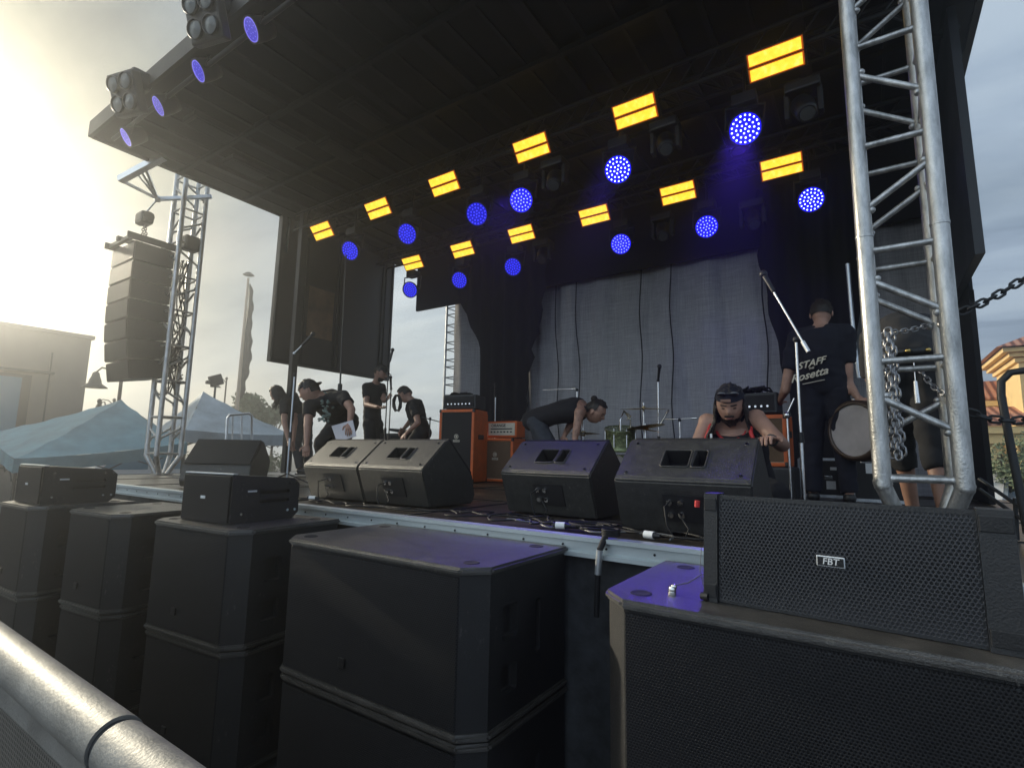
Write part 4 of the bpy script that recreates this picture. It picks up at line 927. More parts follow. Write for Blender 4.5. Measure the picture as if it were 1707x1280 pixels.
p = at(972, 721, 5.3); cymbal(p, .18, V((.03, .02, 1)), hh); cymbal(p+V((0, 0, -.02)), .18, V((0, .05, -1)), hh)
b = MB(); b.cyl((p.x, p.y, DZ+.02), p+V((0, 0, .16)), .009, n=8)
for k in range(3): a = k*2.1; b.cyl((p.x, p.y, DZ+.3), (p.x+.25*math.cos(a), p.y+.25*math.sin(a), DZ+.02), .008, n=6)
obj('stand', b, 'chrome', hh)
p = at(1018, 793, 5.2)
b = MB(); b.lathe([(.001, 0), (.155, 0), (.165, .012), (.165, .05), (.155, .06), (.001, .06)], p, V((.9, -.35, .15)), 30)
solo('round_cover', b, 'kb', 'pale grey round drum cover standing beside the violet tinted monitor', 'drum cover')
b = MB(); b.cyl((p.x+.05, p.y, DZ+.15), (p.x+.25, p.y+.1, DZ+.17), .05, n=14); solo('yellow_roll', b, 'yellow', 'yellow tape roll on the stage between the two right monitors', 'tape roll')

# ------------------------------------------------------------------ microphone stands
def micstand(base, top, boom, label, m='chrome', mic=True, tri=True, grp='microphone stands'):
    base, top = V(base), V(top); t = thing('microphone_stand', label, 'microphone stand', base, grp)
    b = MB(); b.cyl(base+V((0, 0, .08)), base.lerp(top, .45), .011, n=10); b.cyl(base.lerp(top, .45), top, .008, n=10); obj('pole', b, m, t)
    b = MB(); b.cyl(base.lerp(top, .44)-V((0, 0, .02)), base.lerp(top, .46)+V((0, 0, .02)), .017, n=10); b.ell(top, (.018, .018, .022)); obj('clutch', b, 'black', t)
    if tri:
        for k in range(3): a = k*2.094+.5; b = MB(); b.tube([base+V((0, 0, .12)), base+V((.27*math.cos(a), .27*math.sin(a), .014))], .008, 6); obj('leg', b, 'black', t)
    if boom:
        e0, e1 = V(boom[0]), V(boom[1]); b = MB(); b.cyl(e0, e1, .0065, n=8); b.cyl(e0, e0+(e1-e0)*.16, .013, n=10); obj('boom_arm', b, m, t); end = e1; d = (e1-e0).normalized()
    else: end = top; d = V((.2, -.3, .8)).normalized()
    if mic:
        b = MB(); b.cyl(end, end+d*.14, .012, .017, n=10); b.ell(end+d*.165, (.025, .025, .027)); obj('microphone', b, 'black', t)
    return t
bz = lambda x, y: V((x, y, DZ+.012))
T = at(1327, 566, 3.5); micstand(bz(T.x-.005, 3.5), T, (at(1348, 587, 3.45), at(1290, 487, 3.6)), 'chrome boom microphone stand in front of the staff man')
T = at(491, 625, 3.2); micstand(bz(T.x, 3.2), T, (at(489, 590, 3.2), at(503, 576, 3.25)), 'hazy microphone stand left of the man bending with paper', 'alu')
T = at(647, 622, 4.9); micstand(bz(T.x, 4.9), T, (at(645, 625, 4.9), at(650, 603, 4.9)), 'microphone stand with upright microphone against the bright sky', 'iron')
T = at(652, 648, 5.1); micstand(bz(T.x, 5.1), T, None, 'shorter microphone stand with draped cable left of the hunched man', 'iron')
b = MB(); r_ = random.Random(21)
for k in range(6): b.tube([at(660+6*math.cos(a*.9+k)+k*.8, 672+14*math.sin(a*.9+k), 5.05) for a in range(0, 8)], .008, 5)
solo('cable_loop', b, 'cable', 'loops of black cable hanging from the shorter microphone stand', 'cable')
T = at(717, 698, 5.2); micstand(bz(T.x, 5.2), T, (at(702, 695, 5.2), at(733, 703, 5.2)), 'low boom stand beside the tall red orange cabinet', 'iron', False)
T = at(826, 700, 5.9); micstand(bz(T.x, 5.9), at(826, 660, 5.9), None, 'thin stand rising behind the small lettered amplifier', 'alu', True)
T = at(1097, 690, 5.9); micstand(bz(T.x, 5.9), at(1097, 634, 5.9), None, 'upright microphone stand behind the drum kit', 'chrome', True)
T = at(1133, 700, 5.6); micstand(bz(T.x, 5.6), T, (at(1162, 697, 5.6), at(1108, 699, 5.6)), 'low boom stand with level arm right of the drums', 'chrome', False)
b = MB(); b.cyl(at(1101, 707, 5.6), at(1115, 683, 5.6), .011, n=8); solo('chrome_rod', b, 'chrome', 'short slanting chrome arm right of the drum kit', 'stand arm')
T = at(962, 655, 6.0); micstand(bz(T.x, 6.0), at(962, 650, 6.0), (at(960, 648, 6.0), at(905, 650, 6.0)), 'boom stand with level arm above the back of the man in a tank top', 'chrome', False)
T = at(1318, 650, 5.0)
b = MB(); b.cyl(at(1312, 690, 5.0), at(1324, 664, 5.0), .009, n=8); b.cyl(at(1312, 690, 5.0), bz(at(1312, 690, 5.0).x, 5.0), .010, n=8); b.ell(at(1312, 692, 5.0), (.03, .03, .03)); solo('folded_stand', b, 'chrome', 'folded chrome stand left of the staff man', 'stand')
b = MB(); a, c = at(577, 425, 4.6), at(567, 640, 4.6); b.cyl(a, c, .012, n=8); b.cyl(c, V((c.x, c.y, DZ+.02)), .03, n=10); b.cyl(V((c.x, c.y, DZ+.012)), V((c.x, c.y, DZ+.03)), .2, n=24)
solo('lamp_pole', b, 'iron', 'tall thin pole reaching up to the leftmost blue lamp', 'pole')
a = at(497, 470, 4.6); b = MB(); b.box((a.x, 4.62, 3.55), (.09, .09, 4.55)); solo('roof_post', b, 'iron', 'dark upright roof post in front of the left side panel', 'post')
t = thing('ladder_rail', 'chrome ladder rail standing in front of the striped canopy', 'handrail', atx(400, 740, -8.6)); b = MB()
P = [atx(x, y_, -8.6) for x, y_ in ((376, 750), (379, 697), (383, 692), (415, 689), (420, 693), (420, 750))]; b.tube(P, .02, 8); obj('frame', b, 'alu', t)
b = MB(); b.tube([atx(388, 691, -8.6), atx(387, 750, -8.6)], .013, 6); b.tube([atx(403, 690, -8.6), atx(403, 750, -8.6)], .013, 6); obj('bars', b, 'alu', t)

# ------------------------------------------------------------------ people
def unit(v): return V(v).normalized()
def body_mesh(mb, name, vox=.013, smooth=4, wr=0., seed=0, extra=None):
    me = evaluated(mb, name, [('REMESH', dict(mode='VOXEL', voxel_size=vox, use_smooth_shade=True)), ('SMOOTH', dict(factor=.5, iterations=smooth))])
    if wr:
        for v in me.vertices:
            n_ = v.normal; v.co += n_*wr*(noise.noise(v.co*14+V((seed, 0, 0)))+.6*noise.noise(V((v.co.x*8, v.co.y*8, v.co.z*26+seed))))
    if extra:
        bm = bmesh.new(); bm.from_mesh(me); tm_ = extra.mesh('x'); bm.from_mesh(tm_); bm.to_mesh(me); bm.free(); bpy.data.meshes.remove(tm_)
        me.polygons.foreach_set('use_smooth', [True]*len(me.polygons))
    return me
def person(J, label, face, up, hair='short', cap=None, shirt='tee', pants='tee', sleeve=.75, skin='skin_mat', sc=1., long_pants=True, tank=False, holds=None, beard=False, seed=0, shoes='black', grip=None):
    """J: head, neck, shR, shL, elR, elL, haR, haL, hip, hipR, hipL, knR, knL, anR, anL in world space"""
    J = {k: V(v) for k, v in J.items()}
    base = V(((J['anR'].x+J['anL'].x)/2, (J['anR'].y+J['anL'].y)/2, DZ))
    t = thing('person', label, 'person', base)
    side = unit(J['shL']-J['shR']); spine = unit(J['neck']-J['hip']); front = unit(side.cross(spine)); f = unit(face); l = unit(V(up).cross(f)); u = unit(f.cross(l)); q = Matrix((f, l, u)).transposed()
    def torso(mb, g, lo=-.08, hi=1., sw=1.):
        rings = []; L = (J['neck']-J['hip']).length
        sh_w = (J['shL']-J['shR']).length/2
        for tt, hw, hd in ((-.16, .12, .085), (-.05, .155, .105), (.15, .150, .105), (.35, .138, .10), (.55, .152, .11), (.75, .165, .118), (.88, .155, .105), (.925, .138, .098), (.96, .115, .085), (1.02, .07, .07)):
            if tt < lo or tt > hi: continue
            hw *= sc*sh_w/.185*(.35)+.65 if False else sc; hd *= sc
            c = J['hip'].lerp(J['neck'], tt)
            hs = unit(J['hipL']-J['hipR']).lerp(side, max(0, min(1, tt))); hs = unit(hs - spine*hs.dot(spine)); fr = hs.cross(spine)
            bend = front*(-.02)*math.sin(max(0, min(1, tt))*math.pi)
            rings.append((c+bend, hs*(hw+g), fr*(hd+g)))
        mb.loft(rings)
    B = MB(); torso(B, 0)
    for s_ in 'RL':
        B.cap(J['neck'].lerp(J['sh'+s_], .25)-spine*.02, J['sh'+s_], .058*sc, .057*sc); B.cap(J['sh'+s_], J['el'+s_], .052*sc, .040*sc); B.cap(J['el'+s_], J['ha'+s_], .041*sc, .025*sc)
        B.cap(J['hip'+s_], J['kn'+s_], .088*sc, .056*sc); B.cap(J['kn'+s_], J['an'+s_], .058*sc, .036*sc)
        ft = front.copy(); ft.z = 0; ft = unit(ft) if ft.length > .1 else unit(V((f.x, f.y, 0))); B.cap(J['an'+s_]+V((0, 0, -.03)), J['an'+s_]+V((0, 0, -.04))+ft*.15, .036, .03)
    B.cap(J['neck']-spine*.03, J['head']-u*.05-f*.01, .060*sc, .052*sc)
    hd = J['head']
    def hf(d, p):
        x, y_, z = d
        if z < 0: p = V((p.x*(1-.12*(-z)**1.5), p.y*(1-.34*(-z)**1.3), p.z))
        if x > 0:
            p.x += .024*math.exp(-((y_/.13)**2+((z+.10)/.16)**2)) + .007*math.exp(-((y_/.5)**2+((z-.32)/.12)**2)) - .012*(math.exp(-(((y_-.36)/.16)**2+((z-.10)/.13)**2))+math.exp(-(((y_+.36)/.16)**2+((z-.10)/.13)**2))) + .010*math.exp(-((y_/.35)**2+((z+.72)/.2)**2)) + .006*math.exp(-((y_/.28)**2+((z+.45)/.06)**2))
        return p
    hr = (.100*sc, .077*sc, .122*sc)
    ex_ = MB()
    B.ell(hd, hr, q, 24, 18, hf)
    ex_.ell(hd, tuple(a*1.004 for a in hr), q, 40, 32, hf)
    for s_ in (-1, 1): ex_.ell(hd + q @ V((-.005, s_*.080*sc, -.005)), (.020, .009, .032), q, 10, 8)
    # hands: palm and five fingers
    for s_ in 'RL':
        w_ = J['ha'+s_]; d = unit(w_-J['el'+s_]); gt = (grip or {}).get(s_)
        if gt: d = unit(d.lerp(unit(V(gt)-w_), .6))
        sd_ = unit(d.cross(front)) if abs(d.dot(front)) < .9 else unit(d.cross(V((0, 0, 1)))); pn = unit(sd_.cross(d)); 
        if pn.dot(front) < 0 and not gt: pn = -pn
        pm = w_+d*.045; ex_.loft([(w_-d*.015, sd_*.026, pn*.020), (w_+d*.02, sd_*.034, pn*.017), (w_+d*.06, sd_*.042, pn*.015), (w_+d*.088, sd_*.040, pn*.012)], 14)
        for k, ln in enumerate((.062, .074, .070, .056)):
            o_ = w_+d*.084+sd_*(.030-.020*k); a1 = o_+d*ln*.45+pn*.004; a2 = a1+(d*.8+pn*.6).normalized()*ln*.32; a3 = a2+(d*.35+pn*.95).normalized()*ln*.28
            ex_.cap(o_-d*.012, a1, .0092, .0086, 8); ex_.cap(a1, a2, .0086, .0080, 8); ex_.cap(a2, a3, .0080, .0066, 8)
        o_ = w_+d*.02+sd_*.034; a1 = o_+(sd_*.7+d*.7+pn*.2).normalized()*.036; a2 = a1+(d*.8+sd_*.2+pn*.4).normalized()*.032; ex_.cap(o_-sd_*.012, a1, .012, .0105, 8); ex_.cap(a1, a2, .0105, .008, 8)
    me = body_mesh(B, 'body', .013, 3, extra=ex_)
    off = rootloc(t)
    def put(name, me, m, par=t, label_=None):
        for v in me.vertices: v.co -= off
        o = link(name, me, m, par)
        if label_: o['label'] = label_
        return o
    bo = put('body', me, skin)
    # face details
    b = MB()
    for s_ in (-1, 1): b.ell(hd + q @ V((.0850*sc, s_*.029*sc, .009*sc)), (.008, .0135, .0035), q, 10, 8)
    obj('eyes', b, 'eye', t)
    b = MB()
    for s_ in (-1, 1): b.cap(hd + q @ V((.0965*sc, s_*.013, .028*sc)), hd + q @ V((.083*sc, s_*.044, .029*sc)), .0048, .003, 6)
    obj('eyebrows', b, 'hair', t)
    b = MB(); b.ell(hd + q @ V((.092*sc, 0, -.052*sc)), (.010, .022, .006), q, 12, 6); obj('lips', b, 'lip', t)
    def shell(dirfn, g_, seg=36, rings=24, nz=.004):
        mb_ = MB(); vs = {}; vl = []; fs = []
        for i in range(rings+1):
            th = math.pi*i/rings
            for k in range(seg):
                ph = 2*math.pi*k/seg; d = V((math.sin(th)*math.cos(ph), math.sin(th)*math.sin(ph), math.cos(th)))
                p_ = hf(d, V((d.x*hr[0], d.y*hr[1], d.z*hr[2]))); p_ += d*(g_+nz*noise.noise(V((d.x*6+seed, d.y*6, d.z*2)))); vl.append((d, hd + q @ p_))
        for i in range(rings):
            for k in range(seg):
                idx = (i*seg+k, (i+1)*seg+k, (i+1)*seg+(k+1) % seg, i*seg+(k+1) % seg)
                if all(dirfn(vl[j][0]) for j in idx): fs.append(idx)
        inner = [hd + (p_-hd)*.93 for _, p_ in vl]
        mb_.add([p_ for _, p_ in vl], fs, True); mb_.add(inner, [tuple(reversed(x)) for x in fs], True); return mb_
    if hair: obj('hair', shell(lambda d: (d.x < .25 and d.z > -.35) and not (abs(d.y) > .93 and d.z < .05 and d.x > -.2) or d.z > .62, .013, nz=.016), 'hair', t)
    if hair == 'bun': b = MB(); b.ell(hd + q @ V((-.09, 0, .10)), (.035, .035, .032)); obj('hair_bun', b, 'hair', t)
    if hair == 'long':
        b = MB(); r2 = random.Random(seed)
        for k in range(110):
            a = R(68+k*224/109); d0 = V((math.cos(a)*.085, math.sin(a)*.080, .03-.05*r2.random())); p0 = hd + q @ d0; p1 = hd + q @ V((d0.x*1.15, d0.y*1.15, -.09)); p2 = p1 + V((0, 0, -.07-.04*r2.random()))+V((p1.x-hd.x, p1.y-hd.y, 0))*.42+V((r2.gauss(0, .012), r2.gauss(0, .012), 0)); p3 = p2+V((r2.gauss(0, .012), r2.gauss(0, .010), -.05-.04*r2.random()))
            b.tube([p0, (p0+p1)/2+(p0-hd)*.08, p1, p2, p3], lambda z: .012*(1-.75*z), 5)
        obj('hair_strands', b, 'hair', t)
    if beard:
        obj('beard', shell(lambda d: d.x > .15 and d.z < -.42 and abs(d.y) < .85, .012, nz=.012), 'hair', t)
        b = MB(); b.cap(hd + q @ V((.098*sc, -.022, -.038*sc)), hd + q @ V((.098*sc, .022, -.038*sc)), .006, .006, 6); obj('moustache', b, 'hair', t)
    if cap:
        c_ = obj('cap', shell(lambda d: d.z > .30, .013, nz=.001), cap[0], t)
        if hair == 'long':
            b = MB()
            for s_ in (-1, 1): b.ell(hd + q @ V((.085, s_*.034, .098)), (.010, .026, .016), q, 12, 8)
            b.cap(hd + q @ V((.09, -.02, .102)), hd + q @ V((.09, .02, .102)), .004, .004, 6); obj('sunglasses', b, 'chrome_dark', c_)
        b = MB(); sgn = cap[1]; vs = []
        for k in range(9):
            a = R(-62+k*15.5); vs.append(hd + q @ V((sgn*math.cos(a)*.108, math.sin(a)*.085, .048))); vs.append(hd + q @ V((sgn*(math.cos(a)*.108+.062*math.cos(a)), math.sin(a)*.095, .036)))
        n_ = len(vs); vs2 = [v+u*.006 for v in vs]; fs = []
        for k in range(8): fs += [(2*k, 2*k+1, 2*k+3, 2*k+2), (n_+2*k+2, n_+2*k+3, n_+2*k+1, n_+2*k)]; fs += [(2*k+1, n_+2*k+1, n_+2*k+3, 2*k+3)]
        b.add(vs+vs2, fs); obj('cap_bill', b, cap[0], c_)
        if sgn < 0:   # backwards: opening and strap over the forehead
            b = MB(); b.box(hd + q @ V((.113, -.012, .066)), (.006, .055, .016), q, .002); obj('cap_opening', b, skin, c_)
    # clothes
    S = MB(); torso(S, .018, -.2, .97 if not tank else .93)
    if not tank:
        for s_ in 'RL':
            S.cap(J['neck'].lerp(J['sh'+s_], .30)-spine*.025, J['sh'+s_], .070*sc, .070*sc)
            S.cyl(J['sh'+s_], J['sh'+s_].lerp(J['el'+s_], sleeve), .069*sc, .066*sc, n=16)
    else:
        for s_ in 'RL': S.cap(J['neck'].lerp(J['sh'+s_], .55)-spine*.08, J['neck'].lerp(J['sh'+s_], .48)+spine*.018, .056, .047)
    sh = put('shirt', body_mesh(S, 'shirt', .014, 3, .010 if not tank else .004, seed), shirt)
    if holds: pass
    Pm = MB(); torso(Pm, .012, -.2, .12)
    for s_ in 'RL':
        k_ = 1. if long_pants else .0
        Pm.cap(J['hip'+s_], J['kn'+s_], .102*sc, .078*sc)
        if long_pants: Pm.cyl(J['kn'+s_], J['kn'+s_].lerp(J['an'+s_], float(long_pants)), .076*sc, .064*sc, n=16)
    put('trousers' if long_pants == 1 else 'shorts', body_mesh(Pm, 'trousers', .014, 3, .010, seed+5), pants)
    b = MB()
    for s_ in 'RL':
        ft = front.copy(); ft.z = 0; ft = unit(ft) if ft.length > .1 else unit(V((f.x, f.y, 0))); a_ = J['an'+s_]; b.cap(a_+V((0, 0, -.035)), a_+V((0, 0, -.045))+ft*.17, .046, .038); b.box(a_+V((0, 0, -.082))+ft*.08, (.27, .085, .02), Matrix((ft, V((-ft.y, ft.x, 0)), V((0, 0, 1)))).transposed(), .008)
    obj('shoes', b, shoes, t)
    return t, dict(front=front, side=side, spine=spine, q=q, hd=hd, J=J, off=off)
FZ = DZ+.105                      # ankle height on the deck
def G(x, y): return V((x, y, FZ))

# 1 staff man, back to the camera
bx, by = -.27, 5.0
J = dict(hip=(bx, by, DZ+.98), hipR=(bx+.085, by, DZ+.93), hipL=(bx-.085, by, DZ+.93), neck=(bx+.0, by+.01, DZ+1.47), head=(bx+.01, by+.09, DZ+1.60),
         shR=(bx+.185, by, DZ+1.40), shL=(bx-.185, by, DZ+1.40), elR=at(1413, 638, 5.02), elL=at(1309, 650, 5.02), haR=at(1431, 664, 4.92), haL=at(1300, 668, 5.25),
         knR=(bx+.11, by+.02, DZ+.52), knL=(bx-.10, by+.02, DZ+.52), anR=G(bx+.13, by+.0), anL=G(bx-.12, by+.0))
t, I = person(J, 'man seen from behind in dark staff shirt holding a round drum', (0, 1, -.3), (0, 0, 1), 'short', None, 'tee_navy', 'tee_navy', .62, seed=1)
o_ = V((bx-.09, by-.142, DZ+1.10)); xd = V((1, -.05, .22)); yd = V((.0, 0, 1))
for s_, sz, dx, dz_, shr in (('STAFF', .075, .02, .04, .3), ('THE', .022, .02, .0, .1), ('Rosetta', .088, .0, -.055, .35), ('FESTIVAL', .022, .05, -.10, .1)):
    if s_ == 'FESTIVAL': continue
    obj('shirt_lettering', text_mb(s_, sz, o_+V((dx, -.012, dz_)), xd, yd, .010, shr), 'cream', t)
b = MB(); b.box(o_+V((.03, -.010, -.112)), (.16, .02, .004), Matrix.Rotation(R(-10), 3, 'Y')); obj('shirt_print_line', b, 'cream', t)
# drum he holds
p = at(1436, 718, 4.90); axd = V((-.62, -.78, .02)).normalized()
t = thing('held_drum', 'round drum with pale head held at the staff man\'s right side', 'drum', p)
b = MB(); b.lathe([(.215, -.10), (.235, -.09), (.235, .075), (.215, .09), (.20, .09), (.20, .07)], p, axd, 40); obj('shell', b, mat('brown_drum_shell', (.05, .03, .022), .35, var=.3, vscale=5), t)
b = MB(); b.lathe([(.001, .074), (.20, .074)], p, axd, 40); obj('drum_head', b, 'kb', t)
b = MB()
u_ = axd.orthogonal().normalized(); v_ = axd.cross(u_)
for k in range(8): a = k*math.pi/4+.2; c = p+(u_*math.cos(a)+v_*math.sin(a))*.243; b.cyl(c-axd*.07, c+axd*.05, .007, n=6)
obj('lugs', b, 'chrome', t)

# 2 crouching long haired man
H = at(1217, 675, 3.36); cx_, cy_ = H.x, 3.46
J = dict(hip=(cx_+.02, 3.72, DZ+.20), hipR=(cx_-.08, 3.70, DZ+.17), hipL=(cx_+.10, 3.70, DZ+.17), neck=at(1220, 706, 3.46), head=H,
         shR=at(1179, 703, 3.47), shL=at(1261, 697, 3.45), elR=at(1156, 757, 3.35), elL=at(1304, 742, 3.22), haR=at(1172, 790, 3.12), haL=at(1285, 733, 2.92),
         knR=(cx_-.22, 3.40, DZ+.10), knL=(cx_+.22, 3.42, DZ+.16), anR=G(cx_-.12, 3.80), anL=G(cx_+.15, 3.82))
t, I = person(J, 'crouching bearded man with long dark hair, backwards cap and basketball jersey', (.10, -.90, -.42), (0, 0, 1), 'long', ('tee_navy', -1), 'tee', 'tee', tank=True, beard=True, seed=3, grip={'L': at(1262, 727, 2.72)}, long_pants=False)
q = I['q']; nk = I['J']['neck']; fr = I['front'];
if fr.y > 0: fr = -fr
b = MB(); b.tube([nk+V((.085*math.cos(a), -.085-.02*math.sin(a)*0, -.035-.07*math.sin(a))) + V((0, .05*abs(math.cos(a)), 0)) for a in [R(10+k*16) for k in range(11)]], .008, 6)
for sx in (-1, 1): b.tube([nk+V((sx*.115, -.03, .0)), nk+V((sx*.122, -.095, -.06)), nk+V((sx*.145, -.10, -.13)), nk+V((sx*.165, -.07, -.19))], .012, 6)
obj('jersey_trim', b, 'red', t)
cpt = nk+V((.045, -.142, -.135)); b = MB()
for dx in (-.035, .03): b.box(cpt+V((dx, 0, 0)), (.05, .012, .018), Matrix.Rotation(R(-25), 3, 'Y')); 
b.box(cpt+V((.02, 0, -.03)), (.09, .012, .016), Matrix.Rotation(R(-20), 3, 'Y')); b.box(cpt+V((-.02, 0, -.06)), (.09, .012, .016), Matrix.Rotation(R(-20), 3, 'Y')); b.box(nk+V((-.095, -.128, -.085)), (.012, .012, .035)); obj('jersey_number', b, 'white', t)
wv = I['J']['haL']; dd = unit(wv-I['J']['elL']); b = MB(); b.cyl(wv-dd*.03, wv-dd*.012, .030, n=16); b.cyl(wv-dd*.021+V((.0, -.026, .012)), wv-dd*.021+V((.0, -.034, .014)), .017, n=14); obj('wristwatch', b, 'black', t)

# 3 bending man in a tank top, profile to the right
Yt = 4.95
J = dict(hip=at(893, 700, Yt), hipR=at(893, 704, Yt-.09), hipL=at(897, 704, Yt+.09), neck=at(978, 680, Yt), head=at(993, 686, Yt-.02),
         shR=at(966, 688, Yt-.17), shL=at(968, 684, Yt+.17), elR=at(961, 716, Yt-.20), elL=at(948, 712, Yt+.16), haR=at(957, 742, Yt-.22), haL=at(940, 728, Yt+.05),
         knR=at(925, 757, Yt-.11), knL=at(905, 762, Yt+.12), anR=V((at(905, 800, Yt).x, Yt-.10, FZ)), anL=V((at(890, 800, Yt).x, Yt+.14, FZ)))
person(J, 'man in a black tank top bending far forward over the hi-hat', (.75, .1, -.55), (.4, 0, .8), 'bun', None, 'tee', 'jeans', tank=True, seed=5, skin='skin_tattoo')

# 4 cap man bending with paper
J = dict(hip=at(572, 702, 4.35), hipR=at(560, 709, 4.26), hipL=at(584, 706, 4.40), neck=at(541, 661, 3.86), head=at(516, 652, 3.72),
         shR=at(516, 676, 3.72), shL=at(572, 661, 3.92), elR=at(513, 708, 3.66), elL=at(586, 682, 3.86), haR=at(511, 742, 3.62), haL=at(583, 706, 3.76),
         knR=at(535, 738, 4.10), knL=at(568, 738, 4.16), anR=V((at(540, 790, 4.3).x, 4.3, FZ)), anL=V((at(572, 790, 4.35).x, 4.35, FZ)))
t, I = person(J, 'man in backwards cap and printed black tee bending forward with papers in hand', (-.75, -.5, -.45), (0, 0, 1), 'short', ('tee_grey', -1), 'tee', 'tee', .55, seed=9, sc=1.12)
b = MB(); r_ = random.Random(4); ctr = at(541, 688, 3.66)
for k in range(34):
    c = ctr+V((r_.gauss(0, .055), r_.gauss(0, .03), r_.gauss(0, .075))); b.ell(c, (.020, .020, .006), Matrix.Rotation(r_.uniform(0, 3), 3, 'Y'), 6, 4)
obj('flower_print', b, mat('pale_green_print', (.20, .27, .24), .8), t)
P = [at(553, 710, 3.75), at(588, 700, 3.73), at(594, 727, 3.74), at(562, 737, 3.76)]; nn_ = (P[1]-P[0]).cross(P[2]-P[0]).normalized()*.003
b = MB(); b.hexa([p_-nn_ for p_ in P]+[p_+nn_ for p_ in P]); solo('paper_sheets', b, 'paper', 'white sheets of paper held by the bending man in the cap', 'paper')

# 5 far left bending person
J = dict(hip=at(505, 694, 4.9), hipR=at(500, 698, 4.8), hipL=at(510, 698, 5.0), neck=at(478, 659, 4.6), head=at(462, 656, 4.5),
         shR=at(474, 672, 4.5), shL=at(490, 664, 4.75), elR=at(474, 704, 4.45), elL=at(492, 700, 4.7), haR=at(482, 738, 4.45), haL=at(489, 736, 4.6),
         knR=at(494, 738, 4.75), knL=at(512, 738, 4.95), anR=V((at(500, 780, 4.8).x, 4.8, FZ)), anL=V((at(515, 780, 4.95).x, 4.95, FZ)))
person(J, 'hazy leftmost person stooping with both arms hanging down', (-.7, -.3, -.65), (0, 0, 1), 'long', None, 'tee_grey', 'jeans', .6, seed=12)

# 6 standing man in black behind the cap man
J = dict(hip=at(621, 704, 5.4), hipR=at(616, 707, 5.3), hipL=at(628, 707, 5.5), neck=at(625, 639, 5.4), head=at(635, 622, 5.36),
         shR=at(611, 645, 5.25), shL=at(636, 645, 5.55), elR=at(611, 674, 5.2), elL=at(640, 668, 5.45), haR=at(632, 679, 5.1), haL=at(646, 664, 5.3),
         knR=at(618, 748, 5.3), knL=at(632, 748, 5.48), anR=V((at(618, 790, 5.3).x, 5.3, FZ)), anL=V((at(632, 790, 5.5).x, 5.5, FZ)))
person(J, 'standing bearded man in black clothes handling a microphone stand', (.85, .3, -.4), (0, 0, 1), 'short', ('tee', 1), 'tee', 'tee', .6, beard=True, seed=15, grip={'L': at(652, 650, 5.1)})

# 7 hunched man against the sky
J = dict(hip=at(704, 720, 5.35), hipR=at(700, 722, 5.25), hipL=at(708, 722, 5.45), neck=at(690, 668, 5.35), head=at(675, 658, 5.3),
         shR=at(690, 678, 5.2), shL=at(692, 674, 5.5), elR=at(697, 704, 5.15), elL=at(684, 702, 5.5), haR=at(678, 722, 5.1), haL=at(672, 716, 5.35),
         knR=at(684, 742, 5.2), knL=at(690, 742, 5.45), anR=V((at(696, 790, 5.2).x, 5.2, FZ)), anL=V((at(700, 790, 5.45).x, 5.45, FZ)))
person(J, 'hunched short haired man in black tee looking down, silhouetted against bright sky', (-.8, -.1, -.6), (0, 0, 1), 'short', None, 'tee', 'tee', .6, seed=18)

# 8 man behind the near truss tower
bx, by = .22, 3.75
J = dict(hip=(bx, by, DZ+.95), hipR=(bx+.085, by, DZ+.90), hipL=(bx-.085, by, DZ+.90), neck=(bx+.02, by+.40, DZ+1.22), head=(bx+.03, by+.55, DZ+1.20),
         shR=(bx+.19, by+.36, DZ+1.16), shL=(bx-.16, by+.36, DZ+1.16), elR=(bx+.22, by+.42, DZ+.90), elL=(bx-.17, by+.45, DZ+.90), haR=(bx+.15, by+.60, DZ+.78), haL=(bx-.06, by+.62, DZ+.78),
         knR=(bx+.08, by-.02, DZ+.50), knL=(bx-.06, by+.12, DZ+.50), anR=G(bx+.10, by-.12), anL=G(bx-.02, by+.2))
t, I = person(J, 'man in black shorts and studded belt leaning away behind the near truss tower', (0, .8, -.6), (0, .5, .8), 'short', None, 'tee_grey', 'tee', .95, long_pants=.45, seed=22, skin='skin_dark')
b = MB(); b.loft([(V((bx, by, DZ+.955)), V((.178, 0, 0)), V((0, .128, 0))), (V((bx, by, DZ+.995)), V((.176, 0, 0)), V((0, .126, 0)))], 28); bl_ = obj('belt', b, 'black', t)
b = MB()
for k in range(5): a = R(-150+k*30); c = V((bx+.18*math.cos(a), by+.131*math.sin(a), DZ+.975)); b.ell(c, (.014, .014, .012))
obj('belt_studs', b, 'brass', bl_)
b = MB(); b.cyl((bx+.02, by-.15, DZ+.80), (bx+.022, by-.15, DZ+.68), .010, .014, n=8); b.cyl((bx+.02, by-.15, DZ+.93), (bx+.02, by-.15, DZ+.80), .003, n=6); obj('hanging_tool', b, 'chrome', t)

# ------------------------------------------------------------------ background, left
bl = thing('grey_building', 'plain grey building with blue window at the far left edge', 'building', (-25, 0, 0))
b = MB(); b.box((-26, -3.85, 2.55), (10, 20.3, 5.1)); obj('wall', b, 'conc', bl)
b = MB(); b.box((-26, -3.85, 5.16), (10.15, 20.45, .12)); obj('parapet', b, 'conc', bl)
wn = MB(); wn.box((-20.99, 2.9, 2.45), (.08, 4.1, 2.55)); wo_ = obj('window', wn, 'iron', bl)
wn = MB()
for y0 in (1.95, 3.85): wn.box((-20.94, y0, 2.45), (.02, 1.75, 2.35))
obj('pane', wn, 'glass_blue', wo_)
b = MB(); b.box((-20.95, 3.1, 3.85), (.14, 4.7, .07)); b.box((-20.97, 5.35, 2.3), (.03, .04, 4.4)); b.box((-20.985, -3.85, .95), (.02, 20.3, .04)); obj('facade_joint', b, 'iron', bl)
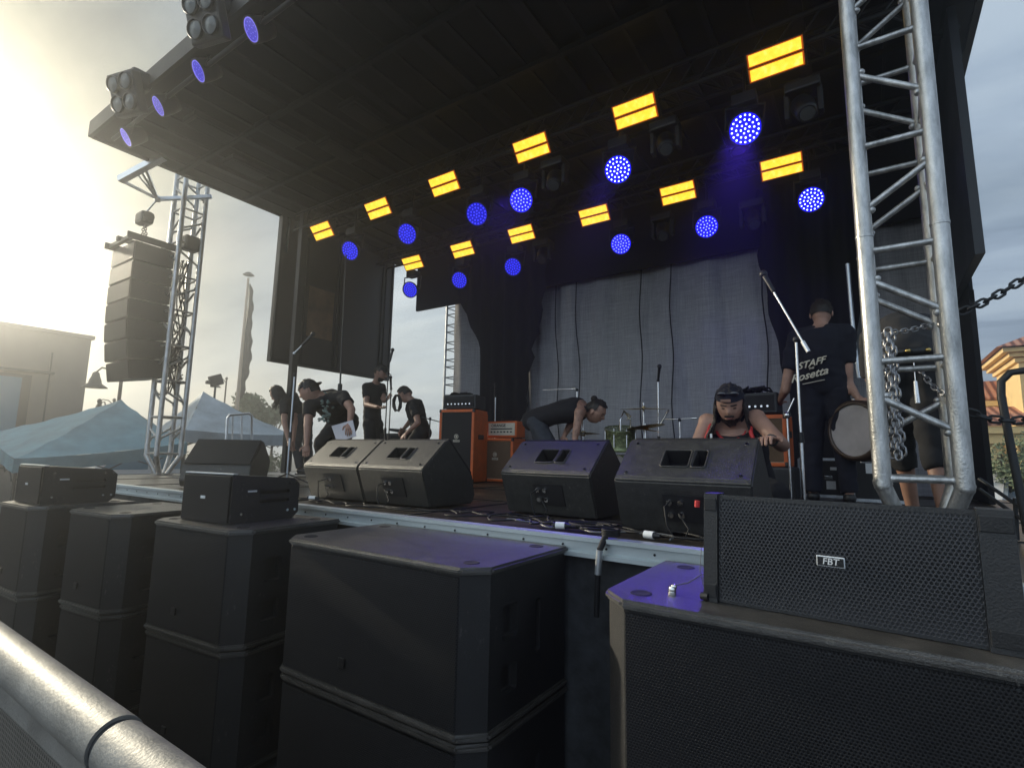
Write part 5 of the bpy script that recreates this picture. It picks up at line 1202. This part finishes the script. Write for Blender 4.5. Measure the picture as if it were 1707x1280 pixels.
def street_lamp(base, armdir, h, label, s_=1.):
    t = thing('street_lamp', label, 'street lamp', base, 'bell shaped street lamps'); base = V(base); a = V(armdir)
    b = MB(); b.cyl(base, base+V((0, 0, h)), .06*s_, .045*s_, n=10); b.ell(base+V((0, 0, h+.06)), (.08*s_, .08*s_, .1*s_)); obj('post', b, 'iron', t)
    top = base+V((0, 0, h-.15)); b = MB(); b.tube([top, top+a*.25*s_+V((0, 0, .22*s_)), top+a*.5*s_+V((0, 0, .25*s_)), top+a*.62*s_+V((0, 0, .1*s_)), top+a*.62*s_], .025*s_, 8); obj('arm', b, 'iron', t)
    c = top+a*.62*s_; b = MB(); b.lathe([(.03, .12), (.08, .08), (.10, -.02), (.14, -.12), (.16, -.22), (.30, -.32), (.31, -.34), (.001, -.33)], c, V((0, 0, s_)), 20); 
    for v in b.v: v -= (v-c)*(1-s_)
    obj('lamp_shade', b, 'iron', t)
p = atx(181, 800, -18); street_lamp((-18, p.y+.02, 0), (0, -1, 0), 3.75, 'large bell shaped street lamp beside the foot of the hanging speaker column', 1.)
p = atx(137, 800, -20.5); street_lamp((-20.3, 6.5, 0), (0, .35, 0), 3.0, 'street lamp near the corner of the grey building', .8)
p = atx(172, 700, -26); street_lamp((-26, p.y+.3, 0), (0, -1, 0), 3.5, 'small distant street lamp below the hanging speaker column', .8)
p = atx(368, 700, -26); street_lamp((-26, p.y+.1, 0), (0, -1, 0), 5.0, 'distant street lamp above the pale canopy left of the flood light', .8)
fp_ = thing('flagpole', 'tall tan flagpole with limp flag and round cap against the sky', 'flagpole', (-24, 12.93, 0))
b = MB(); b.cyl((-24, 12.93, 0), (-24, 12.93, 9.7), .11, .05, n=12); obj('pole', b, 'stucco_tan', fp_)
b = MB(); b.lathe([(.001, .16), (.1, .13), (.26, 0), (.1, -.03), (.001, -.03)], (-24, 12.93, 9.85), V((0, 0, 1)), 16); obj('cap', b, 'iron', fp_)
b = MB(); vs = []; fs = []
for j in range(26):
    z = 9.45-j*.215; w_ = .12+.24*math.sin(min(1, j/25*1.0)*math.pi)**.8+.05*math.sin(j*1.7)
    for i in range(8): u_ = i/7; vs.append((-24+.12*math.sin(i*2.2+j*.3), 13.0+u_*w_, z-.15*u_))
for j in range(25):
    for i in range(7): a = j*8+i; fs.append((a, a+1, a+9, a+8))
b.add(vs, fs, True); obj('flag', b, 'flag', fp_)
fl = thing('flood_light', 'square flood light tilted on a thin pole above the pale canopy', 'flood light', (-15, 7.3, 0)); p = atx(360, 634, -15)
b = MB(); b.cyl((-15, p.y, 0), (-15, p.y, p.z-.1), .03, n=8); obj('pole', b, 'iron', fl)
b = MB(); b.box((-15, p.y, p.z), (.12, .34, .30), Matrix.Rotation(R(22), 3, 'X'), .02); b.box((-15.0, p.y-.2, p.z-.08), (.1, .12, .1), None, .02); obj('lamp_head', b, 'iron', fl)

def canopy(corners, peak, val, m, label, legs=True, folds=0):
    cc = sum((V(c) for c in corners), V((0, 0, 0)))/4; t = thing('canopy_tent', label, 'canopy tent', (cc.x, cc.y, 0), 'pop-up canopy tents')
    P = V(peak); b = MB(); n = 12
    for k in range(4):
        a, c = V(corners[k]), V(corners[(k+1) % 4]); vs = []; fs = []
        for i in range(n+1):
            for j in range(n+1):
                u_, v_ = i/n, j/n; e = a.lerp(c, u_); p_ = e.lerp(P, v_); p_.z -= .025*abs(math.sin(v_*math.pi*4))+.05*math.sin(v_*math.pi)*(1-.3*abs(u_-.5))+.04*math.sin(u_*math.pi)*(1-v_); vs.append(p_+V((0, 0, .015*noise.noise(p_*2))))
        for i in range(n):
            for j in range(n): q0 = i*(n+1)+j; fs.append((q0, q0+1, q0+n+2, q0+n+1))
        b.add(vs, fs, True)
    obj('roof_fabric', b, m, t)
    b = MB()
    for k in range(4):
        a, c = V(corners[k]), V(corners[(k+1) % 4]); vs = []; fs = []
        for i in range(25):
            e = a.lerp(c, i/24); e.z -= .04*math.sin(i/24*math.pi); out_ = (e-V((cc.x, cc.y, e.z))).normalized()*.015; vs += [e+out_, e+out_*(1+.9*math.sin(i*1.3))-V((0, 0, val))]
        for i in range(24): fs.append((2*i, 2*i+1, 2*i+3, 2*i+2))
        b.add(vs, fs, True)
    obj('valance', b, m, t)
    b = MB()
    for k in range(4):
        a, c = V(corners[k]), V(corners[(k+1) % 4]); ins = (V((cc.x, cc.y, a.z))-a)*.03
        b2 = MB(); b2.cyl(V((a.x+ins.x, a.y+ins.y, 0)), a+ins-V((0, 0, .03)), .024, n=8); obj('leg', b2, 'iron', t)
        nseg = 4
        for i in range(nseg):
            p_, q_ = (a+ins).lerp(c, i/nseg), (a+ins).lerp(c, (i+1)/nseg); z0, z1 = (-.06, -.34) if i % 2 else (-.34, -.06); b.cyl(p_+V((0, 0, z0)), q_+V((0, 0, z1)), .011, n=6); b.cyl(p_+V((0, 0, z1)), q_+V((0, 0, z0)), .011, n=6)
        b.cyl(a-V((0, 0, .1)), P-V((0, 0, .06)), .014, n=6)
    obj('folding_frame', b, 'iron', t)
canopy([tuple(atx(24, 765, -11.2)), (-11.2, 5.1, 1.72), (-14.6, 6.0, 1.95), (-14.6, 2.9, 1.85)], (-12.9, 4.5, 2.60), .22, 'tent', 'low teal canopy tent in front of the grey building')
canopy([(-12.0, 5.4, 2.0), (-12.0, 8.0, 2.0), (-15.4, 9.3, 2.05), (-15.4, 6.2, 2.05)], (-13.6, 6.45, 3.02), .26, 'tent_white', 'pale blue canopy tent with folds behind the ladder rail')
# trees and hedges
def leaves(mb, c, r, n, s_, rr):
    for k in range(n):
        d = V((rr.gauss(0, 1), rr.gauss(0, 1), rr.gauss(0, 1))).normalized()*(rr.random()**.4)
        p_ = V(c)+V((d.x*r[0], d.y*r[1], d.z*r[2])); a = V((rr.gauss(0, 1), rr.gauss(0, 1), rr.gauss(0, 1))).normalized(); b_ = a.orthogonal().normalized(); L = s_*rr.uniform(.6, 1.4)
        mb.add([p_-a*L, p_+b_*L*.45, p_+a*L, p_-b_*L*.45], [(0, 1, 2, 3)])
def tree(base, h, r, label, m='leaf', n=1600, s_=.07, seed=0, clumps=7):
    rr = random.Random(seed); base = V(base); t = thing('tree', label, 'tree', base, 'trees around the square')
    b = MB(); b.tube([base, base+V((.03, .05, h*.4)), base+V((0, 0, h*.75))], lambda z: .09*(1-.6*z), 8)
    cs = [base+V((rr.uniform(-.6, .6)*r, rr.uniform(-.6, .6)*r, h-r+rr.uniform(-.6, .6)*r)) for _ in range(clumps)]
    for c in cs: b.tube([base+V((0, 0, h*.45)), base.lerp(c, .7)+V((0, 0, h*.1)), c], lambda z: .035*(1-.7*z), 6)
    obj('trunk', b, 'bark', t); b = MB()
    for c in cs: leaves(b, c, (r*.5, r*.5, r*.42), n//clumps, s_, rr)
    obj('crown', b, m, t)
for i, (px, h, r) in enumerate([(400, 4.6, 1.1), (428, 4.9, 1.3), (455, 4.4, 1.2)]):
    p = atx(px, 700, -27); tree((-27, p.y, 0), h, r, ['leafy treetop just right of the flagpole foot', 'leafy treetop left of the stooping person', 'leafy treetop partly behind the stooping person'][i], n=1400, s_=.13, seed=30+i)
def hedge(x, y0, y1, h, label, seed):
    rr = random.Random(seed); t = thing('hedge', label, 'hedge', (x, (y0+y1)/2, 0), 'clipped hedges beyond the tents'); b = MB(); n = int((y1-y0)/.5)
    for k in range(n): leaves(b, (x+rr.uniform(-.2, .2), y0+k*.5, h*.5), (.6, .5, h*.55), 260, .09, rr)
    obj('foliage', b, 'leaf', t); b = MB()
    for k in range(n): b.cyl((x, y0+k*.5, 0), (x+rr.uniform(-.2, .2), y0+k*.5, h*.7), .03, n=6)
    obj('stems', b, 'bark', t)
hedge(-19, 6.8, 9.9, 1.35, 'green hedge beyond the teal canopy tent', 50)
hedge(-24, 9.4, 15.5, 1.5, 'long green hedge farther back behind the stage left end', 51)
# small parked cars
def car(base, rz, m, label):
    t = thing('parked_car', label, 'car', (0, 0, 0), 'cars parked beyond the stage'); prof = [(-2.1, .35), (-2.15, .75), (-1.9, .9), (-1.35, .98), (-.8, 1.42), (.7, 1.45), (1.35, 1.0), (2.05, .88), (2.15, .6), (2.1, .35)]
    b = MB(); b.prism(prof, 'Y', -.85, .85); me = b.mesh('b'); bm = bmesh.new(); bm.from_mesh(me); bmesh.ops.bevel(bm, geom=bm.edges[:], offset=.05, segments=2, affect='EDGES'); bm.to_mesh(me); bm.free(); link('body', me, m, t)
    b = MB()
    for s_ in (-1, 1): b.prism([(-1.15, 1.0), (-.72, 1.36), (-.05, 1.38), (-.05, 1.0)], 'Y', s_*.845, s_*.856); b.prism([(.03, 1.0), (.03, 1.38), (.62, 1.38), (1.1, 1.02)], 'Y', s_*.845, s_*.856)
    obj('side_windows', b, 'glass_blue', t)
    for x in (-1.3, 1.3):
        for s_ in (-1, 1):
            b = MB(); b.cyl((x, s_*.72, .32), (x, s_*.88, .32), .32, n=24); w_ = obj('wheel', b, 'rubber', t); b = MB(); b.cyl((x, s_*.88, .32), (x, s_*.89, .32), .19, n=16); obj('rim', b, 'alu', w_)
    for s_ in (-1, 1): b = MB(); b.box((2.12, s_*.6, .72), (.06, .3, .14), None, .02); obj('headlight', b, 'white', t)
    t.location = base; t.rotation_euler = (0, 0, rz)
p = atx(232, 785, -17.5); car((-17.8, p.y+.2, 0), R(80), 'carw', 'white parked car seen through the foot of the far left truss tower')
p = at(1622, 845, 14); car((p.x-.2, 14, 0), R(75), 'carw', 'white parked car below the tan building at the right')
p = at(1648, 845, 17); car((p.x+.8, 17.5, 0), R(75), 'card', 'dark parked car behind the white one at the right')

# ------------------------------------------------------------------ background, right: tan building with clay roofs
rb = thing('tiled_building', 'tan and yellow building with red clay tile roofs at the right edge', 'building', (6, 24, 0))
Yb = 20.
def wx(px, py, Y=Yb): return at(px, py, Y)
b = MB(); b.box((5.1, 25.5, 1.82), (5.6, 8, 3.64)); obj('wall', b, 'stucco_tan', rb)
b = MB(); x0 = wx(1608, 650, 21.4).x; 
b.add([(x0, 21.35, 3.60), (9, 21.35, 3.60), (9, 22.6, 4.25), (x0+.3, 22.6, 4.25), (x0, 21.35, 3.52), (9, 21.35, 3.52)], [(0, 1, 2, 3), (4, 5, 1, 0)]); obj('roof', b, 'tile', rb)
b = MB(); b.box((5.3, 21.43, 3.42), (5.8, .12, .16)); b.box((5.3, 21.46, 3.28), (5.8, .05, .1)); obj('cornice', b, 'stucco', rb)
# tower wing
tx = wx(1697, 600, 19.5).x
b = MB(); b.box((tx+1.5, 21.0, 2.35), (3.0, 3.0, 4.7)); obj('tower_wing', b, 'stucco', rb)
b = MB()
for k, (o1, z) in enumerate(((.08, 4.42), (.20, 4.56), (.34, 4.68))): b.box((tx+1.5, 21.0, z), (3.0+2*o1, 3.0+2*o1, .11))
obj('tower_cornice', b, 'stucco', rb)
b = MB(); e = .48; b.add([(tx-e, 19.5-e, 4.76), (tx+3+e, 19.5-e, 4.76), (tx+3+e, 22.5+e, 4.76), (tx-e, 22.5+e, 4.76), (tx+1.5, 21, 5.75)], [(0, 1, 4), (1, 2, 4), (2, 3, 4), (3, 0, 4), (3, 2, 1, 0)]); obj('tower_roof', b, 'tile', rb)
# porch
px0 = wx(1618, 720, 18.6).x
b = MB(); b.add([(px0-.1, 18.3, 2.66), (9, 18.3, 2.66), (9, 20.6, 3.25), (px0+.55, 20.6, 3.25), (px0-.1, 20.6, 2.66), (px0-.1, 18.3, 2.58), (9, 18.3, 2.58)], [(0, 1, 2, 3), (0, 3, 4), (5, 6, 1, 0)]); obj('porch_roof', b, 'tile', rb)
b = MB(); b.box((px0+3.2, 19.5, 2.47), (6.4, 2.3, .18)); b.box((px0+3.25, 19.5, 2.25), (6.2, 2.1, .26)); obj('porch_cornice', b, 'stucco', rb)
for k in range(4):
    cx = px0+.45+k*1.5; b = MB(); b.box((cx, 18.75, 1.45), (.24, .24, 1.36), None, .01); b.box((cx, 18.75, 2.08), (.32, .32, .1)); c_ = obj('column', b, 'stucco', rb); b = MB(); b.box((cx, 18.75, .42), (.36, .36, .84), None, .01); obj('column_base', b, 'brick', c_)
b = MB(); b.box((4.9, 21.47, 3.0), (.55, .06, .42)); b.box((wx(1628, 690, 21.4).x, 21.47, 2.95), (.36, .06, .4)); wnd = obj('window', b, 'iron', rb)
b = MB(); b.box((wx(1628, 690, 21.4).x, 21.43, 2.95), (.30, .03, .34)); obj('pane', b, 'glass_blue', wnd)
p = wx(1668, 775, 13); tree((p.x, 13, 0), 2.35, .78, 'small pale leaved tree in front of the tan building', 'leaf2', 2600, .035, 60, 8)
p = wx(1700, 770, 15); tree((p.x+.5, 15, 0), 2.6, .8, 'second pale leaved tree at the right edge', 'leaf2', 2000, .04, 61, 7)

# ------------------------------------------------------------------ imitated lens veil
hz = MB(); hz.box((-15, 20, 5.6), (170, 160, 13.4)); ho_ = link('lens_veil_volume', hz.mesh('lens_veil_volume'), None, None, kind='stuff')  # volume added to imitate the veil of lens glare towards the sun
hm = bpy.data.materials.new('lens_veil_volume'); hm.use_nodes = True; t_ = hm.node_tree; t_.nodes.clear(); pv = t_.nodes.new('ShaderNodeVolumePrincipled'); pv.inputs['Color'].default_value = (.93, .95, .96, 1); pv.inputs['Density'].default_value = .0105; pv.inputs['Anisotropy'].default_value = .86
oo = t_.nodes.new('ShaderNodeOutputMaterial'); t_.links.new(pv.outputs[0], oo.inputs['Volume']); ho_.data.materials.append(hm)
